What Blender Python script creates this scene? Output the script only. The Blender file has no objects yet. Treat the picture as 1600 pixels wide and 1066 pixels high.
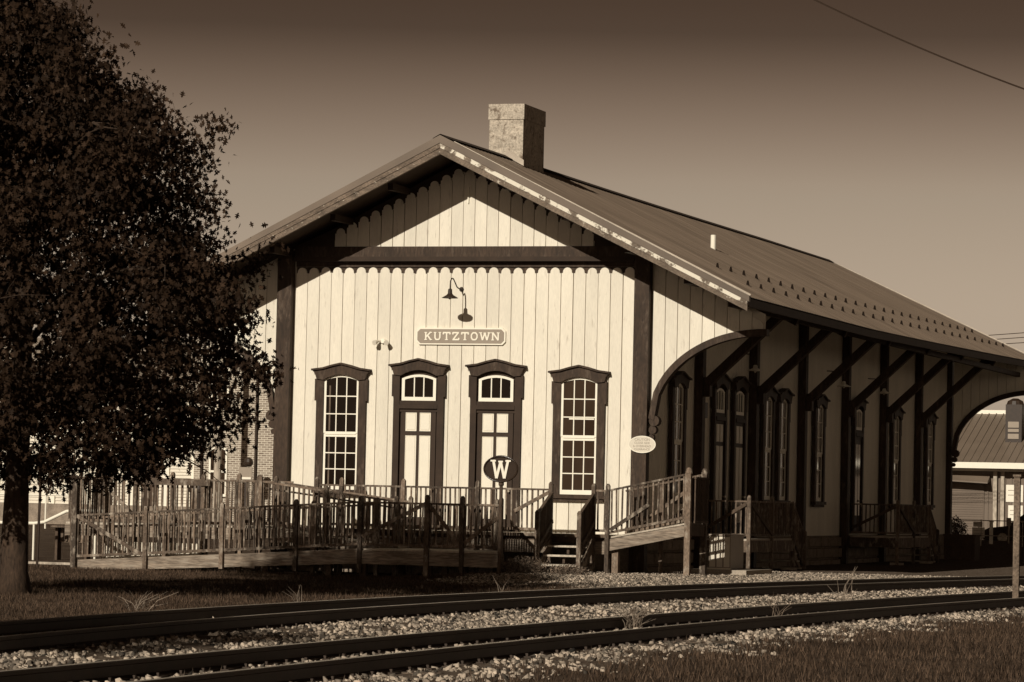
import bpy, math, random
import numpy as np
from mathutils import Vector, Matrix
R = random.Random(7)
RN = np.random.default_rng(11)
SC = bpy.context.scene
COL = SC.collection
PI = math.pi

# ------------------------------------------------------------------ camera, sky, sun
cam_d = bpy.data.cameras.new('camera')
cam = bpy.data.objects.new('camera', cam_d)
COL.objects.link(cam)
yaw, pitch, roll = 0.3152, 0.0467, 0.0222
fwd = Vector((-math.sin(yaw)*math.cos(pitch), math.cos(yaw)*math.cos(pitch), math.sin(pitch)))
rgt = Vector((math.cos(yaw), math.sin(yaw), 0)); upv = rgt.cross(fwd)
rr = rgt*math.cos(roll) + upv*math.sin(roll)
uu = -rgt*math.sin(roll) + upv*math.cos(roll)
cam.matrix_world = Matrix(((rr.x, uu.x, -fwd.x, 27.5488), (rr.y, uu.y, -fwd.y, -80.4541), (rr.z, uu.z, -fwd.z, 1.95), (0, 0, 0, 1)))
cam_d.sensor_width = 36; cam_d.lens = 5358.7/1600*36
cam_d.clip_start = 0.5; cam_d.clip_end = 4000
SC.camera = cam

SUN_TRAVEL = Vector((0.13, 1.0, -0.505)).normalized()
SUN_EL = math.asin(-SUN_TRAVEL.z)
SUN_AZ = math.atan2(-SUN_TRAVEL.x, -SUN_TRAVEL.y)
w = bpy.data.worlds.new('World'); SC.world = w; w.use_nodes = True
nt = w.node_tree; N = nt.nodes; L = nt.links
bg = N['Background']
sky = N.new('ShaderNodeTexSky'); sky.sky_type = 'NISHITA'; sky.sun_disc = False
sky.sun_elevation = SUN_EL; sky.sun_rotation = SUN_AZ
sky.air_density = 1.0; sky.dust_density = 1.5
bw = N.new('ShaderNodeRGBToBW'); L.new(sky.outputs[0], bw.inputs[0])
# sepia print of a deep, contrasty sky: brightest at the horizon, dark above it all round
tc = N.new('ShaderNodeTexCoord'); sx = N.new('ShaderNodeSeparateXYZ'); L.new(tc.outputs['Generated'], sx.inputs[0])
gr = N.new('ShaderNodeValToRGB'); L.new(sx.outputs[2], gr.inputs[0])
el = gr.color_ramp.elements
el[0].position = 0.0; el[0].color = (0.80, 0.80, 0.80, 1)
el[1].position = 0.30; el[1].color = (0.082, 0.082, 0.082, 1)
for p, v in ((0.06, 0.63), (0.094, 0.50), (0.110, 0.36), (0.136, 0.135), (0.16, 0.095)):
    e = el.new(p); e.color = (v, v, v, 1)
mul = N.new('ShaderNodeMath'); mul.operation = 'MULTIPLY'; L.new(bw.outputs[0], mul.inputs[0]); L.new(gr.outputs[0], mul.inputs[1])
tint = N.new('ShaderNodeMix'); tint.data_type = 'RGBA'; tint.blend_type = 'MULTIPLY'; tint.inputs[0].default_value = 1
L.new(mul.outputs[0], tint.inputs[6])
hue = N.new('ShaderNodeValToRGB'); L.new(sx.outputs[2], hue.inputs[0])
hue.color_ramp.elements[0].position = .09; hue.color_ramp.elements[0].color = (1.0, .79, .585, 1)
hue.color_ramp.elements[1].position = .145; hue.color_ramp.elements[1].color = (1.0, .63, .42, 1)
L.new(hue.outputs[0], tint.inputs[7])
L.new(tint.outputs[2], bg.inputs[0]); bg.inputs[1].default_value = 0.12

sd = bpy.data.lights.new('sun', 'SUN'); sd.energy = 4.0; sd.angle = math.radians(0.5); sd.color = (1, 0.93, 0.80)
sun = bpy.data.objects.new('sun', sd); COL.objects.link(sun)
sun.rotation_euler = SUN_TRAVEL.to_track_quat('-Z', 'Y').to_euler()
vs = SC.view_settings; vs.view_transform = 'Standard'; vs.look = 'None'; vs.gamma = 1; vs.exposure = 0; vs.use_curve_mapping = False

# ------------------------------------------------------------------ materials (sepia toned greys)
def sep(v):
    t = min(1.0, max(0.0, (math.log(max(v, .012)) - math.log(.02))/(math.log(.8) - math.log(.02))))
    g = .57 + .36*t; b = .33 + .45*t
    k = v/(.2126 + .7152*g + .0722*b)
    return (k, k*g, k*b, 1)

def M(name, v, rough=.75, amt=.25, scale=3.0, stretch=(1, 1, 1), fine=0.0, fscale=40, bump=0.0, island=0.0, spec=.3, metal=0.0, patch=None, obj=0.0):
    """v = luminance; amt = broad variation; fine = fine streaks; patch = (v2, scale, threshold, softness) worn or highlight areas"""
    m = bpy.data.materials.new(name); m.use_nodes = True
    nt = m.node_tree; N = nt.nodes; L = nt.links; b = N['Principled BSDF']
    b.inputs['Roughness'].default_value = rough; b.inputs['Metallic'].default_value = metal
    b.inputs['Specular IOR Level'].default_value = spec
    geo = N.new('ShaderNodeNewGeometry'); mp = N.new('ShaderNodeMapping'); L.new(geo.outputs['Position'], mp.inputs[0])
    mp.inputs['Scale'].default_value = stretch
    n1 = N.new('ShaderNodeTexNoise'); n1.inputs['Scale'].default_value = scale; n1.inputs['Detail'].default_value = 5; n1.inputs['Roughness'].default_value = .6
    L.new(mp.outputs[0], n1.inputs['Vector'])
    r1 = N.new('ShaderNodeMapRange'); L.new(n1.outputs['Fac'], r1.inputs[0])
    r1.inputs[1].default_value = .25; r1.inputs[2].default_value = .75; r1.inputs[3].default_value = 1 - amt; r1.inputs[4].default_value = 1 + amt
    fac = r1.outputs[0]
    def mulv(a, c):
        q = N.new('ShaderNodeMath'); q.operation = 'MULTIPLY'; L.new(a, q.inputs[0]); L.new(c, q.inputs[1]); return q.outputs[0]
    n2 = None
    if fine:
        n2 = N.new('ShaderNodeTexNoise'); n2.inputs['Scale'].default_value = fscale; n2.inputs['Detail'].default_value = 3
        L.new(mp.outputs[0], n2.inputs['Vector'])
        r2 = N.new('ShaderNodeMapRange'); L.new(n2.outputs['Fac'], r2.inputs[0])
        r2.inputs[1].default_value = .3; r2.inputs[2].default_value = .7; r2.inputs[3].default_value = 1 - fine; r2.inputs[4].default_value = 1 + fine
        fac = mulv(fac, r2.outputs[0])
    if island:
        r3 = N.new('ShaderNodeMapRange'); L.new(geo.outputs['Random Per Island'], r3.inputs[0])
        r3.inputs[3].default_value = 1 - island; r3.inputs[4].default_value = 1 + island
        fac = mulv(fac, r3.outputs[0])
    if obj:
        oi = N.new('ShaderNodeObjectInfo'); r5 = N.new('ShaderNodeMapRange'); L.new(oi.outputs['Random'], r5.inputs[0])
        r5.inputs[3].default_value = 1 - obj; r5.inputs[4].default_value = 1 + obj
        fac = mulv(fac, r5.outputs[0])
    c = N.new('ShaderNodeMix'); c.data_type = 'RGBA'; c.blend_type = 'MULTIPLY'; c.inputs[0].default_value = 1
    c.inputs[6].default_value = sep(v); L.new(fac, c.inputs[7])
    out = c.outputs[2]
    if patch:
        v2, ps, th, so = patch
        n3 = N.new('ShaderNodeTexNoise'); n3.inputs['Scale'].default_value = ps; n3.inputs['Detail'].default_value = 6; n3.inputs['Roughness'].default_value = .65
        L.new(mp.outputs[0], n3.inputs['Vector'])
        r4 = N.new('ShaderNodeMapRange'); L.new(n3.outputs['Fac'], r4.inputs[0]); r4.inputs[1].default_value = th - so; r4.inputs[2].default_value = th + so
        d = N.new('ShaderNodeMix'); d.data_type = 'RGBA'; L.new(r4.outputs[0], d.inputs[0]); L.new(out, d.inputs[6]); d.inputs[7].default_value = sep(v2)
        out = d.outputs[2]
    L.new(out, b.inputs['Base Color'])
    if bump:
        bp = N.new('ShaderNodeBump'); bp.inputs['Strength'].default_value = bump; bp.inputs['Distance'].default_value = .02
        L.new((n2 or n1).outputs['Fac'], bp.inputs['Height']); L.new(bp.outputs[0], b.inputs['Normal'])
    return m

mCream = M('cream_paint', .67, .6, .07, 1.6, (1.6, 1, .3), .05, 24, .15, .0, patch=(.46, 5.5, .665, .06), obj=.07)
mBack = M('cream_backing', .55, .7, .1)
mSideCream = M('side_cream_lightened', .78, .65, .12, 1.0, (1, 1, .3), .05, 25)  # made paler than the front cream in place of bounced light
mSideCreamDim = M('dim_curtain', .10, .8, .3, 6)
mTrim = M('dark_trim_paint', .03, .6, .35, 2.5, (1, 1, .3), .3, 18, .15, spec=.2, patch=(.075, 7, .62, .08))
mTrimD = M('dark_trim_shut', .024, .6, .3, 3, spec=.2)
mDoor = M('door_paint', .026, .55, .2, 3, spec=.2)
mPanel = M('door_panel_paint', .72, .45, .04, 4)
mSash = M('white_sash_paint', .80, .5, .05, 5)
mRake = M('peeling_rake_paint', .16, .8, .4, 2.0, (1, 1, 1), .3, 20, .2, patch=(.66, 4.0, .47, .03))
mRakeB = M('bare_rake_paint', .13, .8, .4, 2.0, (1, 1, 1), .3, 20, .2, patch=(.5, 5.0, .64, .04))
mRakeL = M('worn_rake_board', .115, .8, .5, 3.0, (1, 1, 2), .35, 24, .2, patch=(.55, 9.0, .66, .03))
mRoof = M('brown_metal_roof', .118, .5, .30, 3, (.06, 1.6, .06), .25, 7, 0, spec=.3)
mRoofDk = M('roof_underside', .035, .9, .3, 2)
mEdge = M('metal_roof_edge', .30, .4, .2, 2, spec=.5, metal=.3)
mIron = M('dark_iron', .02, .5, .3, 6, spec=.4)
mGuard = M('black_snow_guard', .008, .8, .2, 6, spec=.1)
mChim = M('weathered_stucco', .38, .9, .25, 3.0, (1, 1, 1), .3, 22, .5, patch=(.13, 6.5, .60, .07))
mStone = M('foundation_stone', .20, .9, .35, 3, fine=.2, fscale=20, bump=.4, island=.25)
mWood = M('weathered_timber_highlights', .088, .8, .4, 2.5, (1, 1, .5), .4, 26, .3, .0, patch=(.30, 6, .60, .08), obj=.5)  # weathered tone, with pale patches painted in as sunlit highlights
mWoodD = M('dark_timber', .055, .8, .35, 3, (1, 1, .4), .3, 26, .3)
mBeamL = M('pale_timber_beam', .17, .8, .4, 1.6, (.5, 1, 4), .45, 9, .4, patch=(.32, 3, .60, .1))
mDeck = M('deck_board_wood', .38, .8, .3, 2, fine=.25, fscale=20)
mRailS = M('rusty_rail_steel', .028, .6, .3, 5, spec=.35)
mRailH = M('worn_rail_head_glint', .42, .35, .3, 3, spec=.7, metal=.25)  # worn head, kept pale so the colour carries its highlight
mTie = M('weathered_sleeper', .11, .9, .4, 3, fine=.4, fscale=25, bump=.4)
mBallast = M('ballast_stone', .235, .85, .4, 1.6, island=.95)
mConc = M('concrete', .33, .9, .2, 3, fine=.15, fscale=30)
mConcW = M('pale_block_wall', .58, .9, .22, 2.5, fine=.25, fscale=14, bump=.3, patch=(.15, 5, .66, .05))
mLeaf = M('oak_leaf', .017, .7, .5, 1.1, island=.4, spec=.08)
mBark = M('oak_bark', .03, .9, .4, 4, (1, 1, .3), .4, 25, .5)
mGrass = M('grass_blade', .046, .7, .5, .5, island=.85, spec=.1)
mDry = M('dry_grass', .17, .8, .2, 3, island=.4)
mWeed = M('weed_leaf', .10, .7, .3, 2, island=.5)
mSignG = M('grey_sign_paint', .25, .5, .06, 6)
mWhite = M('white_paint', .78, .5, .05, 6)
mBlack = M('black_enamel', .018, .25, .2, 6, spec=.5)
mBulb = M('clear_bulb', .5, .1, 0, spec=.6)
mOval = M('pale_plate', .60, .6, .06, 12)
mInk = M('faded_letter_paint', .26, .7, .1, 6)
mWhiteSid = M('white_clapboard', .62, .7, .08, 2)
mBarn = M('ribbed_barn_steel', .12, .5, .15, 1, (1, 1, .3))
mBarnRoof = M('grey_barn_roof', .14, .5, .12, .6)
mRoll = M('roller_shutter', .11, .5, .1, 1)
mWire = M('wire_sheath', .02, .7, .1, 3)
mCar = M('dark_car_paint', .02, .2, .1, 2, spec=.6)
mTyre = M('tyre_rubber', .02, .9, .1, 2)
mChrome = M('bright_metal', .55, .25, .1, 4, metal=.8)
mBox = M('grey_cabinet_paint', .24, .5, .1, 3)
mBoxW = M('pale_cabinet_front', .62, .5, .05, 3)
mPole = M('bleached_pole', .34, .9, .25, 2, (1, 1, .3), .3, 12, .2)
mGreyRoof = M('asphalt_shingle', .22, .9, .2, 3, fine=.2, fscale=10)

def glass_mat(name, v, spec=.5, rough=.06):
    m = M(name, v, rough, .35, 1.3, (1, 1, .6), spec=spec); return m
mGlass = glass_mat('dark_window_glass', .006, .06)
mGlassB = glass_mat('window_glass_with_blind', .024, .08)
mGlassC = glass_mat('window_glass_with_curtain', .075, .5)

def brick_mat():
    m = bpy.data.materials.new('red_brick'); m.use_nodes = True
    nt = m.node_tree; N = nt.nodes; L = nt.links; b = N['Principled BSDF']; b.inputs['Roughness'].default_value = .9
    g = N.new('ShaderNodeNewGeometry'); s = N.new('ShaderNodeSeparateXYZ'); L.new(g.outputs['Position'], s.inputs[0])
    ad = N.new('ShaderNodeMath'); ad.operation = 'ADD'; L.new(s.outputs[0], ad.inputs[0]); L.new(s.outputs[1], ad.inputs[1])
    c = N.new('ShaderNodeCombineXYZ'); L.new(ad.outputs[0], c.inputs[0]); L.new(s.outputs[2], c.inputs[1])
    t = N.new('ShaderNodeTexBrick'); L.new(c.outputs[0], t.inputs['Vector'])
    t.inputs['Color1'].default_value = sep(.26); t.inputs['Color2'].default_value = sep(.12); t.inputs['Mortar'].default_value = sep(.55)
    t.inputs['Scale'].default_value = 1; t.inputs['Brick Width'].default_value = .24; t.inputs['Row Height'].default_value = .085
    t.inputs['Mortar Size'].default_value = .012; t.inputs['Bias'].default_value = -.1
    L.new(t.outputs['Color'], b.inputs['Base Color']); return m
mBrick = brick_mat()

# ------------------------------------------------------------------ mesh helpers
class MB:
    def __init__(s): s.v = []; s.f = []
    def add(s, vs, fs):
        o = len(s.v); s.v += [tuple(p) for p in vs]; s.f += [tuple(o+i for i in f) for f in fs]; return s
    def box(s, x0, x1, y0, y1, z0, z1):
        return s.add([(x0, y0, z0), (x1, y0, z0), (x1, y1, z0), (x0, y1, z0), (x0, y0, z1), (x1, y0, z1), (x1, y1, z1), (x0, y1, z1)],
                     [(0, 3, 2, 1), (4, 5, 6, 7), (0, 1, 5, 4), (1, 2, 6, 5), (2, 3, 7, 6), (3, 0, 4, 7)])
    def bar(s, p, q, w, h, up=(0, 0, 1)):
        p, q = Vector(p), Vector(q); d = (q-p).normalized(); u = Vector(up)
        sd = d.cross(u)
        if sd.length < 1e-4: sd = d.cross(Vector((0, 1, 0)))
        sd.normalize(); u = sd.cross(d).normalized(); a = sd*w/2; b = u*h/2
        return s.add([p-a-b, p+a-b, p+a+b, p-a+b, q-a-b, q+a-b, q+a+b, q-a+b],
                     [(0, 3, 2, 1), (4, 5, 6, 7), (0, 1, 5, 4), (1, 2, 6, 5), (2, 3, 7, 6), (3, 0, 4, 7)])
    def prism(s, poly, y0, y1):            # polygon in x,z extruded along y
        n = len(poly); vs = [(x, y0, z) for x, z in poly] + [(x, y1, z) for x, z in poly]
        fs = [tuple(range(n)), tuple(range(2*n-1, n-1, -1))] + [(i, n+i, n+(i+1) % n, (i+1) % n) for i in range(n)]
        return s.add(vs, fs)
    def prismx(s, poly, x0, x1):           # polygon in y,z extruded along x
        n = len(poly); vs = [(x0, y, z) for y, z in poly] + [(x1, y, z) for y, z in poly]
        fs = [tuple(range(n-1, -1, -1)), tuple(range(n, 2*n))] + [(i, (i+1) % n, n+(i+1) % n, n+i) for i in range(n)]
        return s.add(vs, fs)
    def tube(s, pts, r, n=6):
        pts = [Vector(p) for p in pts]; rs = r if isinstance(r, (list, tuple)) else [r]*len(pts)
        rings = []; prev = None
        for i, p in enumerate(pts):
            d = (pts[min(i+1, len(pts)-1)] - pts[max(i-1, 0)]).normalized()
            a = prev if prev is not None else (Vector((0, 0, 1)) if abs(d.z) < .9 else Vector((1, 0, 0)))
            a = (a - d*a.dot(d)).normalized(); prev = a; b = d.cross(a)
            rings.append([p + (a*math.cos(2*PI*k/n) + b*math.sin(2*PI*k/n))*rs[i] for k in range(n)])
        vs = [p for r_ in rings for p in r_]; fs = []
        for i in range(len(pts)-1):
            for k in range(n): fs.append((i*n+k, i*n+(k+1) % n, (i+1)*n+(k+1) % n, (i+1)*n+k))
        fs += [tuple(range(n-1, -1, -1)), tuple((len(pts)-1)*n+k for k in range(n))]
        return s.add(vs, fs)
    def lathe(s, c, prof, n=16):           # prof: (r, z) list, about the vertical through c
        vs = []; fs = []
        for r, z in prof:
            for k in range(n): vs.append((c[0]+r*math.cos(2*PI*k/n), c[1]+r*math.sin(2*PI*k/n), c[2]+z))
        for i in range(len(prof)-1):
            for k in range(n): fs.append((i*n+k, i*n+(k+1) % n, (i+1)*n+(k+1) % n, (i+1)*n+k))
        fs += [tuple(range(n-1, -1, -1)), tuple((len(prof)-1)*n+k for k in range(n))]
        return s.add(vs, fs)
    def ell(s, c, rx, rz, y0, y1, n=32):   # upright oval plate
        return s.prism([(c[0]+rx*math.cos(2*PI*k/n), c[2]+rz*math.sin(2*PI*k/n)) for k in range(n)], y0, y1)
    def mesh(s, name, off=(0, 0, 0)):
        m = bpy.data.meshes.new(name)
        m.from_pydata([(x-off[0], y-off[1], z-off[2]) for x, y, z in s.v], [], s.f); m.update(); return m

def woff(o):
    v = Vector((0, 0, 0))
    while o is not None: v += o.location; o = o.parent
    return v
def tag(o, label=None, cat=None, group=None, kind=None):
    if label: o['label'] = label
    if cat: o['category'] = cat
    if group: o['group'] = group
    if kind: o['kind'] = kind
    return o
def thing(name, loc, label, cat, group=None):
    o = bpy.data.objects.new(name, None); o.location = loc; o.empty_display_size = .2; COL.objects.link(o)
    return tag(o, label, cat, group)
def ob(name, mb, mat, parent=None, label=None, smooth=False, kind=None, loc=None):
    """world-space MB -> one object, its origin at the parent's"""
    off = woff(parent) if parent else Vector(loc or (0, 0, 0))
    me = mb.mesh(name, off) if isinstance(mb, MB) else mb
    if mat and not me.materials: me.materials.append(mat)
    if smooth:
        for p in me.polygons: p.use_smooth = True
    o = bpy.data.objects.new(name, me); COL.objects.link(o)
    if parent: o.parent = parent
    elif loc: o.location = loc
    if label: o['label'] = label
    if kind: o['kind'] = kind
    return o
def inst(name, me, parent, wloc, rot=(0, 0, 0), scale=(1, 1, 1)):
    o = bpy.data.objects.new(name, me); COL.objects.link(o); o.parent = parent
    o.location = Vector(wloc) - woff(parent); o.rotation_euler = rot; o.scale = scale; return o
def localmesh(name, mb, mat):
    m = mb.mesh(name); m.materials.append(mat); return m
def copy_tree(o, parent=None):
    c = o.copy(); COL.objects.link(c)
    if parent: c.parent = parent
    for ch in list(o.children): copy_tree(ch, c)
    return c
def npmesh(name, v, f, mat, smooth=False):
    me = bpy.data.meshes.new(name); v = np.asarray(v, np.float32); f = np.asarray(f, np.int32)
    k = f.shape[1]
    me.vertices.add(len(v)); me.vertices.foreach_set('co', v.ravel())
    me.loops.add(f.size); me.loops.foreach_set('vertex_index', f.ravel())
    me.polygons.add(len(f)); me.polygons.foreach_set('loop_start', np.arange(0, f.size, k, dtype=np.int32))
    me.polygons.foreach_set('loop_total', np.full(len(f), k, np.int32))
    if smooth: me.polygons.foreach_set('use_smooth', np.ones(len(f), bool))
    me.update(calc_edges=True); me.validate(); me.materials.append(mat); return me

# ------------------------------------------------------------------ ground
CA = [-1.088e-5, 2.3357e-3, .20649, 14.229]
CB = [9.92e-6, 2.877e-3, .20318, 19.638]
def trk(c, y):
    y = np.asarray(y, float); yc = np.clip(y, -52, 8)
    d = 3*c[0]*yc**2 + 2*c[1]*yc + c[2]
    return c[0]*yc**3 + c[1]*yc**2 + c[2]*yc + c[3] + d*(y-yc)
def sst(a, b, x):
    t = np.clip((x-a)/(b-a), 0, 1); return t*t*(3-2*t)
def zone(X, Y):
    """gravel amount 0..1 and ground height"""
    sa = X - trk(CA, Y); sb = X - trk(CB, Y)
    wob = .5*np.sin(X*1.9+Y*1.3) + .4*np.sin(Y*2.7-X*.8) + .3*np.sin(X*4.1+Y*3.3)
    gt = sst(-2.5, -1.5, sa + .3*wob) * (1 - sst(1.3, 2.9, sb + .45*wob))
    gs = sst(2.0, 3.6, X + .4*wob) * sst(-10, -7.5, Y + .6*wob) * (1 - sst(-2.2, -1.2, sa)) * sst(-4.2, -3.2, 3.5 - 0*X)
    g = np.clip(np.maximum(gt, np.where(Y < 60, gs, 0)), 0, 1)
    rise = np.maximum(sst(-4.5, -2.0, sa), sst(.5, 3.0, X)*sst(-9.5, -6, Y))
    z = .1 + .17*rise - .04*sst(1.6, 4, sb)
    z = z + .55*sst(40, 54, Y) + .35*sst(15, 42, Y)*(1 - sst(-14, -6, X))
    return g, z
def zg(x, y): return float(zone(np.array([x]), np.array([y]))[1][0])

xs = np.unique(np.r_[np.linspace(-1500, -60, 14), np.arange(-60, -16, 2.0), np.arange(-16, 34, .4), np.arange(34, 80, 4), np.linspace(80, 1500, 12)])
ys = np.unique(np.r_[np.linspace(-400, -90, 8), np.arange(-90, -60, 2), np.arange(-60, 24, .4), np.arange(24, 130, 3), np.linspace(130, 2500, 14)])
GX, GY = np.meshgrid(xs, ys); g_, z_ = zone(GX.ravel(), GY.ravel())
nx, ny = len(xs), len(ys)
idx = np.arange(nx*ny).reshape(ny, nx)
F = np.stack([idx[:-1, :-1].ravel(), idx[:-1, 1:].ravel(), idx[1:, 1:].ravel(), idx[1:, :-1].ravel()], 1)
def ground_mat():
    m = bpy.data.materials.new('earth_and_gravel'); m.use_nodes = True
    nt = m.node_tree; N = nt.nodes; L = nt.links; b = N['Principled BSDF']; b.inputs['Roughness'].default_value = .95; b.inputs['Specular IOR Level'].default_value = .1
    at = N.new('ShaderNodeAttribute'); at.attribute_name = 'gravel'
    g = N.new('ShaderNodeNewGeometry')
    n = N.new('ShaderNodeTexNoise'); n.inputs['Scale'].default_value = 1.3; n.inputs['Detail'].default_value = 8; L.new(g.outputs['Position'], n.inputs['Vector'])
    c1 = N.new('ShaderNodeValToRGB'); L.new(n.outputs['Fac'], c1.inputs[0])
    c1.color_ramp.elements[0].position = .3; c1.color_ramp.elements[0].color = sep(.028); c1.color_ramp.elements[1].position = .75; c1.color_ramp.elements[1].color = sep(.075)
    v = N.new('ShaderNodeTexVoronoi'); v.inputs['Scale'].default_value = 16; L.new(g.outputs['Position'], v.inputs['Vector'])
    c2 = N.new('ShaderNodeValToRGB'); L.new(v.outputs['Color'], c2.inputs[0])
    c2.color_ramp.elements[0].color = sep(.03); c2.color_ramp.elements[1].color = sep(.15)
    mx = N.new('ShaderNodeMix'); mx.data_type = 'RGBA'; L.new(at.outputs['Fac'], mx.inputs[0]); L.new(c1.outputs[0], mx.inputs[6]); L.new(c2.outputs[0], mx.inputs[7])
    L.new(mx.outputs[2], b.inputs['Base Color'])
    bp = N.new('ShaderNodeBump'); bp.inputs['Strength'].default_value = .6; bp.inputs['Distance'].default_value = .03
    L.new(v.outputs['Distance'], bp.inputs['Height']); L.new(bp.outputs[0], b.inputs['Normal'])
    return m
gm = npmesh('ground', np.stack([GX.ravel(), GY.ravel(), z_], 1), F, ground_mat(), True)
ga = gm.attributes.new('gravel', 'FLOAT', 'POINT'); ga.data.foreach_set('value', g_.astype(np.float32))
tag(ob('ground', gm, None), 'grassy ground with gravel railway bed', None, None, 'structure')

# ------------------------------------------------------------------ railway tracks
ZR = .45
def rail_line(c, side, y0=-75, y1=120, st=1.0):
    pts = []
    y = y0
    while y <= y1 + 1e-6:
        x = float(trk(c, y)); d = float(trk(c, y+.05) - trk(c, y-.05))/.1
        n = math.hypot(1, d); pts.append((x + side*.75/n, y - side*.75*d/n, 1/n, -d/n)); y += st
    return pts
RP = [(-.065, 0), (.065, 0), (.065, .014), (.012, .035), (.012, .125), (.036, .135), (.036, .172), (-.036, .172), (-.036, .135), (-.012, .125), (-.012, .035), (-.065, .014)]
def rail_mb(c, side):
    m = MB(); pts = rail_line(c, side); n = len(RP); vs = []; fs = []
    for (x, y, nx_, ny_) in pts:
        for a, h in RP: vs.append((x + nx_*a, y + ny_*a, ZR - .172 + h))
    for i in range(len(pts)-1):
        for k in range(n): fs.append((i*n+k, i*n+(k+1) % n, (i+1)*n+(k+1) % n, (i+1)*n+k))
    return m.add(vs, fs)
tie_me = localmesh('sleeper', MB().box(-1.25, 1.25, -.11, .11, -.17, 0), mTie)
for c, lab in ((CA, 'railway track nearest the station, running past the wooden ramp'), (CB, 'railway track nearest the viewer, with grass on its near side')):
    t = thing('railway_track', (float(trk(c, -20)), -20, .27), lab, 'railway track')
    for sd_ in (-1, 1):
        rl = ob('rail', rail_mb(c, sd_), mRailS, t); hp = rail_line(c, sd_); hm = MB()
        for i_ in range(len(hp)-1):
            (x0, y0, a0, b0), (x1, y1, a1, b1) = hp[i_], hp[i_+1]
            hm.add([(x0-a0*.026, y0-b0*.026, ZR+.003), (x0+a0*.03, y0+b0*.03, ZR+.003), (x1+a1*.03, y1+b1*.03, ZR+.003), (x1-a1*.026, y1-b1*.026, ZR+.003),
                    (x0+a0*.0365, y0+b0*.0365, ZR-.008), (x1+a1*.0365, y1+b1*.0365, ZR-.008)], [(0, 1, 2, 3), (1, 4, 5, 2)])
        ob('running_surface', hm, mRailH, rl)
    y = -62.0
    while y < 40:
        x = float(trk(c, y)); d = float(trk(c, y+.05) - trk(c, y-.05))/.1
        inst('sleeper', tie_me, t, (x, y, ZR - .172 - .002 + R.uniform(-.012, 0)), (0, 0, -math.atan(d) + R.uniform(-.02, .02))); y += .56*math.cos(math.atan(d))
    sp = MB()
    for side in (-1, 1):
        for (x, y, nx_, ny_) in rail_line(c, side, -58, 12, .54):
            for q in (-.085, .085): sp.box(x+nx_*q-.015, x+nx_*q+.015, y+ny_*q-.015, y+ny_*q+.015, ZR-.175, ZR-.135)
            sp.box(x-.16, x+.16, y-.09, y+.09, ZR-.178, ZR-.165)
    ob('spikes', sp, mRailS, t, kind='stuff')

# ------------------------------------------------------------------ station building
PIT = .5063
RIDX = -.05
YE = 41.0; YW = 39.4                       # roof end, far wall
def rz_ridge(y): return 10.80 + .10*(y+1.78)/(YE+1.78)
def rz_eave(y): return 6.90 + .36*max(0, (y-12)/(YE-12))**1.2 if y > 12 else 6.90
EX = 7.75
def rz(x, y): # roof top
    t = abs(x-RIDX)/(EX-RIDX) ; return rz_ridge(y) + (rz_eave(y)-rz_ridge(y))*t
st = thing('railway_station', (0, 20, .1), 'cream board and batten station with dark trim, metal roof and square chimney', 'station building')

# front wall: backing sheet and one object per board
fw_mb = MB().prism([(-4.7, .2), (4.7, .2), (4.7, 8.1), (RIDX, 10.35), (-4.7, 8.1)], .02, .14)
fw = ob('front_wall', fw_mb, mBack, st)
OPEN = []  # boards simply run behind the door and window casings
def board_poly(x0, x1, zb0, zb1, zt, scallop=True, r=.0):
    if not scallop: return [(x0, zb0), (x1, zb1), (x1, zt), (x0, zt)]
    c = (x0+x1)/2; a = (x1-x0)/2 - .03
    pts = [(x0, zb0), (x1, zb1), (x1, zt-a-.02), (c+a, zt-a-.02)]
    for k in range(1, 8): pts.append((c+a*math.cos(PI*k/8), zt-a+a*math.sin(PI*k/8)))
    pts += [(c-a, zt-a-.02), (x0, zt-a-.02)]
    return pts
def front_board(poly, y=-.03, parent=None, y1=.018):
    j = R.uniform(-.003, .003)
    ob('board', MB().prism(poly, y+j, y1), mCream, parent or fw)
n = 28; W0, W1 = -4.44, 4.47; pw = (W1-W0)/n
for i in range(n):
    x0 = W0+i*pw+R.uniform(.004, .012); x1 = W0+(i+1)*pw-R.uniform(.004, .012)
    front_board(board_poly(x0, x1, 1.18, 1.18, 7.72+R.uniform(-.012, .012)))
n = 22; W0, W1 = -3.42, 3.38; pw = (W1-W0)/n
for i in range(n):
    x0 = W0+i*pw+R.uniform(.004, .012); x1 = W0+(i+1)*pw-R.uniform(.004, .012); c = (x0+x1)/2
    front_board(board_poly(x0, x1, 8.25, 8.25, 10.24 - .475*abs(c-RIDX)))
# batten strips showing in the joints below the shoulders
frieze = MB()
frieze.box(-4.44, 4.47, -.026, -.008, 7.74, 7.98)
frieze.box(-4.44, 4.47, .0183, .0193, 7.50, 7.739)
for i in range(56):
    c = -4.44 + (i+.5)*(8.91/56)
    frieze.prism([(c-.05, 7.865), (c, 7.79), (c+.05, 7.865)], -.034, -.0262)
ob('frieze', frieze, mTrim, fw)
ob('tie_beam', MB().box(-4.44, 4.47, -.16, -.032, 7.985, 8.24), mTrim, fw)
ob('ledge', MB().box(-4.44, 4.47, -.20, -.03, 7.87, 7.982), mTrimD, fw)
gd = MB()
gd.prism([(-4.44, 8.25), (-3.43, 8.25), (-3.43, 8.55), (-4.44, 8.2)], -.02, .018)
ob('gable_shade_panel', MB().prism([(-4.5, 8.242), (-3.44, 8.242), (-3.44, 8.7), (-4.5, 8.25)], -.028, .016), mTrimD, fw)  # dark panels painted in for the deep shadow under the eaves
ob('gable_shade_panel', MB().prism([(3.40, 8.242), (4.5, 8.242), (4.5, 8.25), (3.40, 8.7)], -.028, .016), mTrimD, fw)
sk = MB()
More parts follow.
